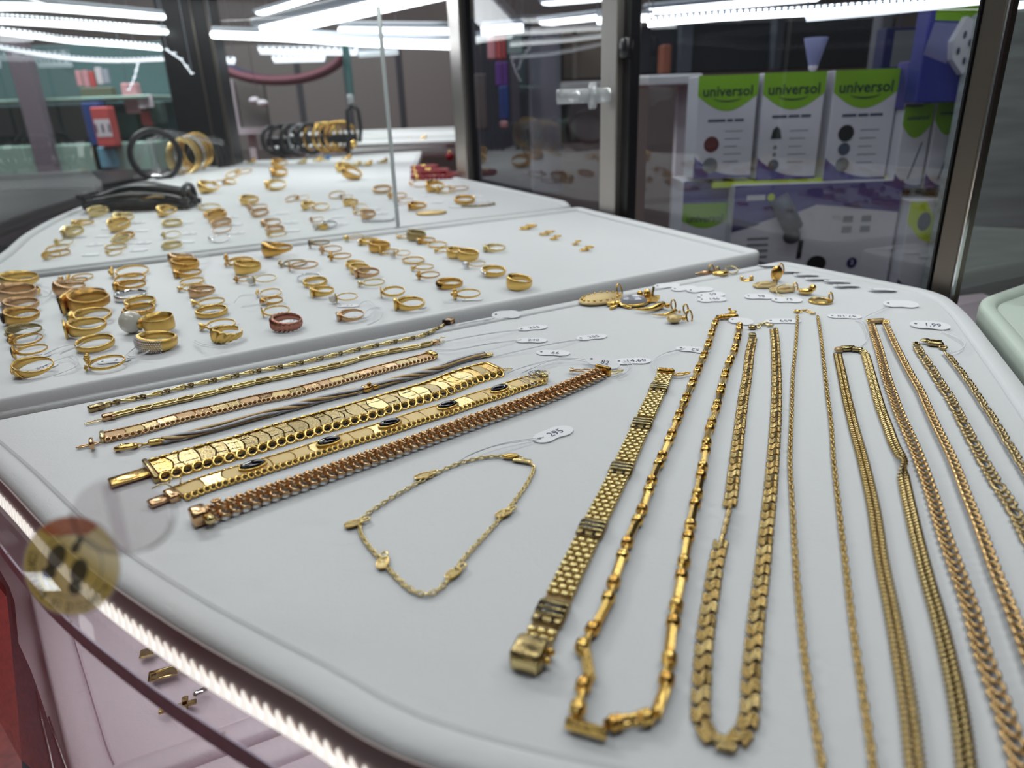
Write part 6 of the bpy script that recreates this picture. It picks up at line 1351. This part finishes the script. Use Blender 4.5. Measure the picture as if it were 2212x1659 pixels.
# ---------------------------------------------------------------- shop beyond the glass
def slab(name, x0, x1, y0, y1, Y, dep, lab, cat, m, part='panel', group=None, rz=0., wire=False):
    a, c = PY(x0, y1, Y), PY(x1, y0, Y); b0 = PY(x0, y0, Y); W_, H = c.x - b0.x, b0.z - a.z
    e = empty(name, ((b0.x + c.x) / 2, Y + dep / 2, a.z), lab, cat, group, rot=(0, 0, rz)); build(part, [box(0, 0, H / 2, W_, dep, H, min(.004, dep * .1))], m, e, smooth=False)
    if wire: hang(e, 0, 0, H)
    return e, W_, H, -dep / 2
TEAL = mat('teal_panel', (72, 98, 102), .6); PINK = mat('pink_card', (206, 150, 158), .6); RED2 = mat('red_card', (196, 84, 84), .6); BLUE2 = mat('blue_card', (40, 66, 130), .6); LBLUE = mat('light_blue_card', (116, 172, 200), .6); PALE = mat('pale_green_glass', (150, 182, 172), .35); LILG = mat('lilac_grey', (120, 110, 124), .6); WHT = mat('white_card', (214, 208, 218), .6); OLV = mat('olive_card', (98, 100, 84), .7); ORG = mat('orange_card', (196, 104, 78), .6); DKG = mat('dark_green_card', (58, 82, 76), .7)
CY_ = 2.9
e, W_, H, y = slab('shop_cabinet', -120, 372, 105, 400, CY_ + .35, .04, 'teal backed shop cabinet beyond the curved glass', 'cabinet', TEAL, 'back_panel')
sx = F / depth(PY(150, 250, CY_))
build('glass_shelf', [box(0, y - .18, H * .17, W_, .34, .14, .004)], PALE, e, smooth=False); build('glass_shelf', [box(0, y - .16, H * .60, W_, .30, .012, .003)], PALE, e, smooth=False)
build('plinth', [box(0, y - .2, -.05, W_, .4, .10)], mat('rose_plinth', (176, 128, 138), .6), e, smooth=False)
for x_ in (-.24, .06): build('upright', [box(W_ * x_, y - .36, H * .5, .075, .05, H * 1.05, .006)], LILG, e, smooth=False)
SG = 'goods in the shop cabinet'
slab('carton', 172, 212, 222, 372, CY_, .06, 'tall dark blue carton in the shop cabinet', 'box', BLUE2, 'carton', SG)[0]
e, W_, H, y = slab('carton', 192, 232, 232, 318, CY_ - .05, .05, 'red carton with a white label in the shop cabinet', 'box', RED2, 'carton', SG); printp('white_label', [(-W_ * .4, H * .25), (W_ * .45, H * .25), (W_ * .45, H * .70), (-W_ * .4, H * .70)], y, 3, WHT, e); wordbars([W_ * .10, W_ * .12, W_ * .10], 0, H * .47, H * .20, y, 6, DGREY, e)
slab('carton', 208, 242, 318, 364, CY_ - .02, .05, 'light blue carton below the red carton', 'box', LBLUE, 'carton', SG)
for i, (x0, x1, y0, y1, m_, wh) in enumerate([(160, 172, 153, 186, PINK, 'pink'), (175, 187, 152, 188, PINK, 'pink'), (190, 200, 154, 188, RED2, 'red'), (203, 216, 146, 182, WHT, 'pale pink'), (219, 231, 150, 180, mat('grey_blue_card', (160, 166, 182), .6), 'grey')]):
    slab('hanging_tag', x0, x1, y0, y1, CY_ + .1, .01, f'{wh} hanging card, {ORD[i + 1]} in the row on the shop cabinet wall', 'card', m_, 'card', 'hanging cards in the shop cabinet')
for i, (x0, x1, y0, y1) in enumerate([(294, 310, 205, 234), (312, 326, 204, 232)]): slab('white_tag', x0, x1, y0, y1, CY_ + .05, .01, f'white rounded tag, {ORD[i + 1]} of two near the black pillar', 'card', WHT, 'card', 'white tags')
for i, (x0, x1, y0, y1, m_, lab) in enumerate([(24, 54, 148, 190, PINK, 'pink pouch hanging at the far side of the shop cabinet'), (40, 68, 196, 226, RED2, 'red pouch below the pink pouch'), (44, 66, 232, 252, ORG, 'orange packet under the red pouch'), (170, 240, 190, 222, OLV, 'olive box row on the upper cabinet shelf'), (258, 292, 180, 246, PINK, 'tall pale pink sleeve in the shop cabinet'), (300, 320, 238, 272, RED2, 'red packet beneath the white tags'), (318, 346, 220, 268, DKG, 'dark green packet beside the black pillar'), (78, 100, 262, 320, OLV, 'grey-green bag standing on the cabinet shelf'), (240, 290, 240, 300, DKG, 'dark green plush shape behind the red carton'), (54, 90, 270, 372, PINK, 'long pale pink sleeve standing on the cabinet shelf')]):
    slab('packet', x0, x1, y0, y1, CY_ + .08 + .02 * (i % 3), .04, lab, 'packet', m_, 'packet', SG)
REDL = mat('red_lamp', (255, 60, 70), emit=2.)
for i, (x, y_) in enumerate([(70, 230), (87, 228)]): c = PY(x, y_, CY_); e = empty('indicator_lamp', tuple(c), f'small red indicator lamp, {ORD[i + 1]} of two in the shop cabinet', 'light', 'red indicator lamps'); build('lens', [sph((0, 0, 0), .007, 8, 6)], REDL, e); build('cap', [box(0, .008, 0, .012, .008, .012, .002)], BLACKM, e)
e, W_, H, y = slab('neighbour_counter', -300, 214, 428, 640, 1.9, .5, 'dark neighbouring counter below the rose plinth outside the curved glass', 'counter', mat('dark_counter', (52, 52, 58), .6), 'body'); build('top', [box(0, 0, H + .006, W_, .52, .012, .003)], BLACKM, e, smooth=False)
# far room beyond the case
e, W_, H, y = slab('cupboard', 455, 985, 100, 330, 4.2, .1, 'taupe wall cupboard front far behind the bangles', 'cupboard', mat('taupe_cupboard', (108, 101, 102), .7), 'front'); 
for x_ in (-.16, .04, .26): build('door_gap', [box(W_ * x_, y - .004, H * .5, .03, .006, H)], mat('dark_gap', (48, 50, 58), .7), e, smooth=False)
e, W_, H, y = slab('picture_panel', 474, 566, 172, 292, 3.6, .04, 'pale lilac picture frame standing far behind the bangle roll', 'frame', mat('frame_inner', (104, 98, 98), .6), 'board'); FR = mat('pale_lilac_frame', (206, 196, 206), .5)
build('side_rail', [box(-W_ * .43, y - .012, H * .5, W_ * .14, .03, H)], FR, e, smooth=False); build('bottom_rail', [box(0, y - .012, H * .06, W_, .03, H * .12)], FR, e, smooth=False); build('inner_bar', [box(-W_ * .20, y - .008, H * .5, W_ * .04, .02, H)], FR, e, smooth=False)
build('easel_leg', [box(0, .01, -.47, .03, .03, 2 * (.47 + (e.matrix_basis.translation.z - (-.93) - .94) / 2))], FR, e, smooth=False)
c = PY(556, 220, 3.3); e = empty('white_bow', tuple(c), 'small white bow in front of the pale frame', 'ornament'); build('bow', [sph((-.012, 0, .006), .02, 8, 6, (1.2, .6, .7)), sph((.02, 0, -.006), .02, 8, 6, (1.3, .6, .7))], WHT, e); hang(e)
c = PY(600, 108, 3.4); e = empty('arch_sign', tuple(c), 'curved maroon and navy arch sign above the pale frame', 'sign'); Rr = 145 * depth(c) / F
build('maroon_arc', [tube([(Rr * math.cos(a), 0, .0 - Rr * .42 * math.sin(a)) for a in [PI * (.02 + .96 * k / 24) for k in range(25)]], .045, 8, ry=.02)], mat('maroon_sign', (104, 50, 66), .6), e); build('navy_arc', [tube([(Rr * 1.0 * math.cos(a), .03, .03 - Rr * .52 * math.sin(a)) for a in [PI * (.55 + .45 * k / 16) for k in range(17)]], .05, 8, ry=.02)], mat('navy_sign', (42, 50, 78), .6), e); hang(e, Rr * .95, 0, 0, .002); hang(e, -Rr * .95, 0, 0, .002)
e, W_, H, y = slab('pillar', 1146, 1212, 70, 420, 3.2, .3, 'grey pillar seen through the first sliding door', 'pillar', mat('grey_pillar', (98, 100, 112), .7), 'shaft')
slab('dark_partition', 1000, 1148, 40, 430, 3.6, .06, 'dark partition behind the hanging clothes', 'partition', mat('dark_partition', (52, 54, 64), .8), 'panel')
for i, (x0, x1, y0, y1, m_, lab) in enumerate([(1052, 1070, 75, 128, PINK, 'pale pink garment hanging behind the first sliding door'), (1072, 1092, 72, 128, RED2, 'rose red garment hanging beside the pale pink one'), (1096, 1128, 70, 118, mat('sage_cloth', (120, 140, 138), .8), 'sage green garment hanging near the grey pillar'), (1070, 1096, 134, 186, mat('violet_cloth', (98, 60, 136), .8), 'violet cloth below the red garment'), (1078, 1098, 186, 258, BLUE2, 'blue cloth hanging below the violet cloth'), (1080, 1096, 262, 276, PINK, 'small pink tip below the blue cloth'), (1024, 1050, 160, 280, mat('brown_cloth', (86, 78, 80), .8), 'brown grey garment at the dark end of the row')]):
    slab('garment', x0, x1, y0, y1, 3.3 - .056 * i, .05, lab, 'garment', m_, 'cloth', 'hanging garments', wire=True)
e, W_, H, y = slab('wall_cupboard', 1214, 1336, 62, 172, 3.3, .25, 'brown wall cupboard above the white ledge', 'cupboard', mat('brown_cupboard', (112, 100, 92), .7), 'body'); build('door_frame', [box(0, y - .006, H * .92, W_, .012, H * .12), box(-W_ * .28, y - .006, H * .5, .02, .012, H)], mat('cupboard_trim', (132, 122, 114), .7), e, smooth=False)
e, W_, H, y = slab('white_ledge', 1208, 1340, 178, 198, 3.2, .3, 'pale ledge behind the post with the plastic knob', 'ledge', mat('pale_ledge', (170, 170, 172), .6), 'board')
e, W_, H, y = slab('washing_machine', 1216, 1336, 200, 310, 3.3, .3, 'grey machine with round door under the pale ledge', 'machine', mat('machine_grey', (92, 88, 90), .6), 'body'); build('round_door', [([(a, y - .01 - c_, H * .5 + b_) for a, b_, c_ in lathe([(.09, 0), (.11, .0), (.11, .02), (.09, .02)], 24)[0]], lathe([(.09, 0), (.11, .0), (.11, .02), (.09, .02)], 24)[1])], mat('machine_ring', (110, 106, 108), .5), e)
e, W_, H, y = slab('white_ledge', 1360, 1520, 164, 188, 1.9, .2, 'long white ledge beside the first upright carton', 'ledge', mat('white_ledge_paint', (186, 188, 192), .6), 'board'); e['label'] = 'short white ledge beside the first upright carton'; hz = e.matrix_basis.translation.z + .93; build('leg', [box(-W_ * .4, .03, -hz / 2, .03, .03, hz)], WHT, e, smooth=False); build('leg', [box(W_ * .4, .03, -hz / 2, .03, .03, hz)], WHT, e, smooth=False)
e, W_, H, y = slab('dark_shelving', 1374, 1935, 54, 162, 2.1, .1, 'dark shelving above the upright cartons', 'shelving', mat('navy_black', (28, 30, 42), .6), 'back_panel')
build('divider', [box(-W_ * .32, y - .03, H * .5, .03, .05, H), box(.02, y - .03, H * .5, .02, .05, H)], mat('shelf_grey', (70, 74, 86), .6), e, smooth=False)
slab('orange_book', 1432, 1452, 96, 160, 2.0, .06, 'rust orange book on the dark shelving', 'book', mat('rust_orange', (126, 66, 44), .6), 'cover')
c = PY(1757, 140, 1.08); c.z = PY(1652, 158, BY).z + .0185; e = empty('paper_cone', tuple(c), 'small pale blue cone standing on the middle upright carton', 'ornament'); build('cone', [lathe([(.006, -.012), (.016, .024), (.0155, .025)], 14)], mat('pale_blue_paper', (140, 144, 190), .6), e); build('tip', [sph((0, 0, -.0115), .007, 8, 6)], WHT, e)
slab('door_jamb', 1908, 1936, 20, 160, 1.6, .04, 'grey upright strip behind the upright cartons', 'trim', mat('jamb_grey', (104, 106, 114), .6), 'strip')
# panel painted as the grey reflection beyond the bronze post
e, W_, H, y = slab('grey_counter', 2150, 2500, 20, 760, .95, .05, 'added streaked panel for the grey reflection behind the mirrored pane', 'panel', mat('reflected_streaks', (168, 176, 176), .5, var=.5, bscale=9, mapping=(1, 1, 9)), 'panel')  # added stand-in for a grey reflection, not a counter
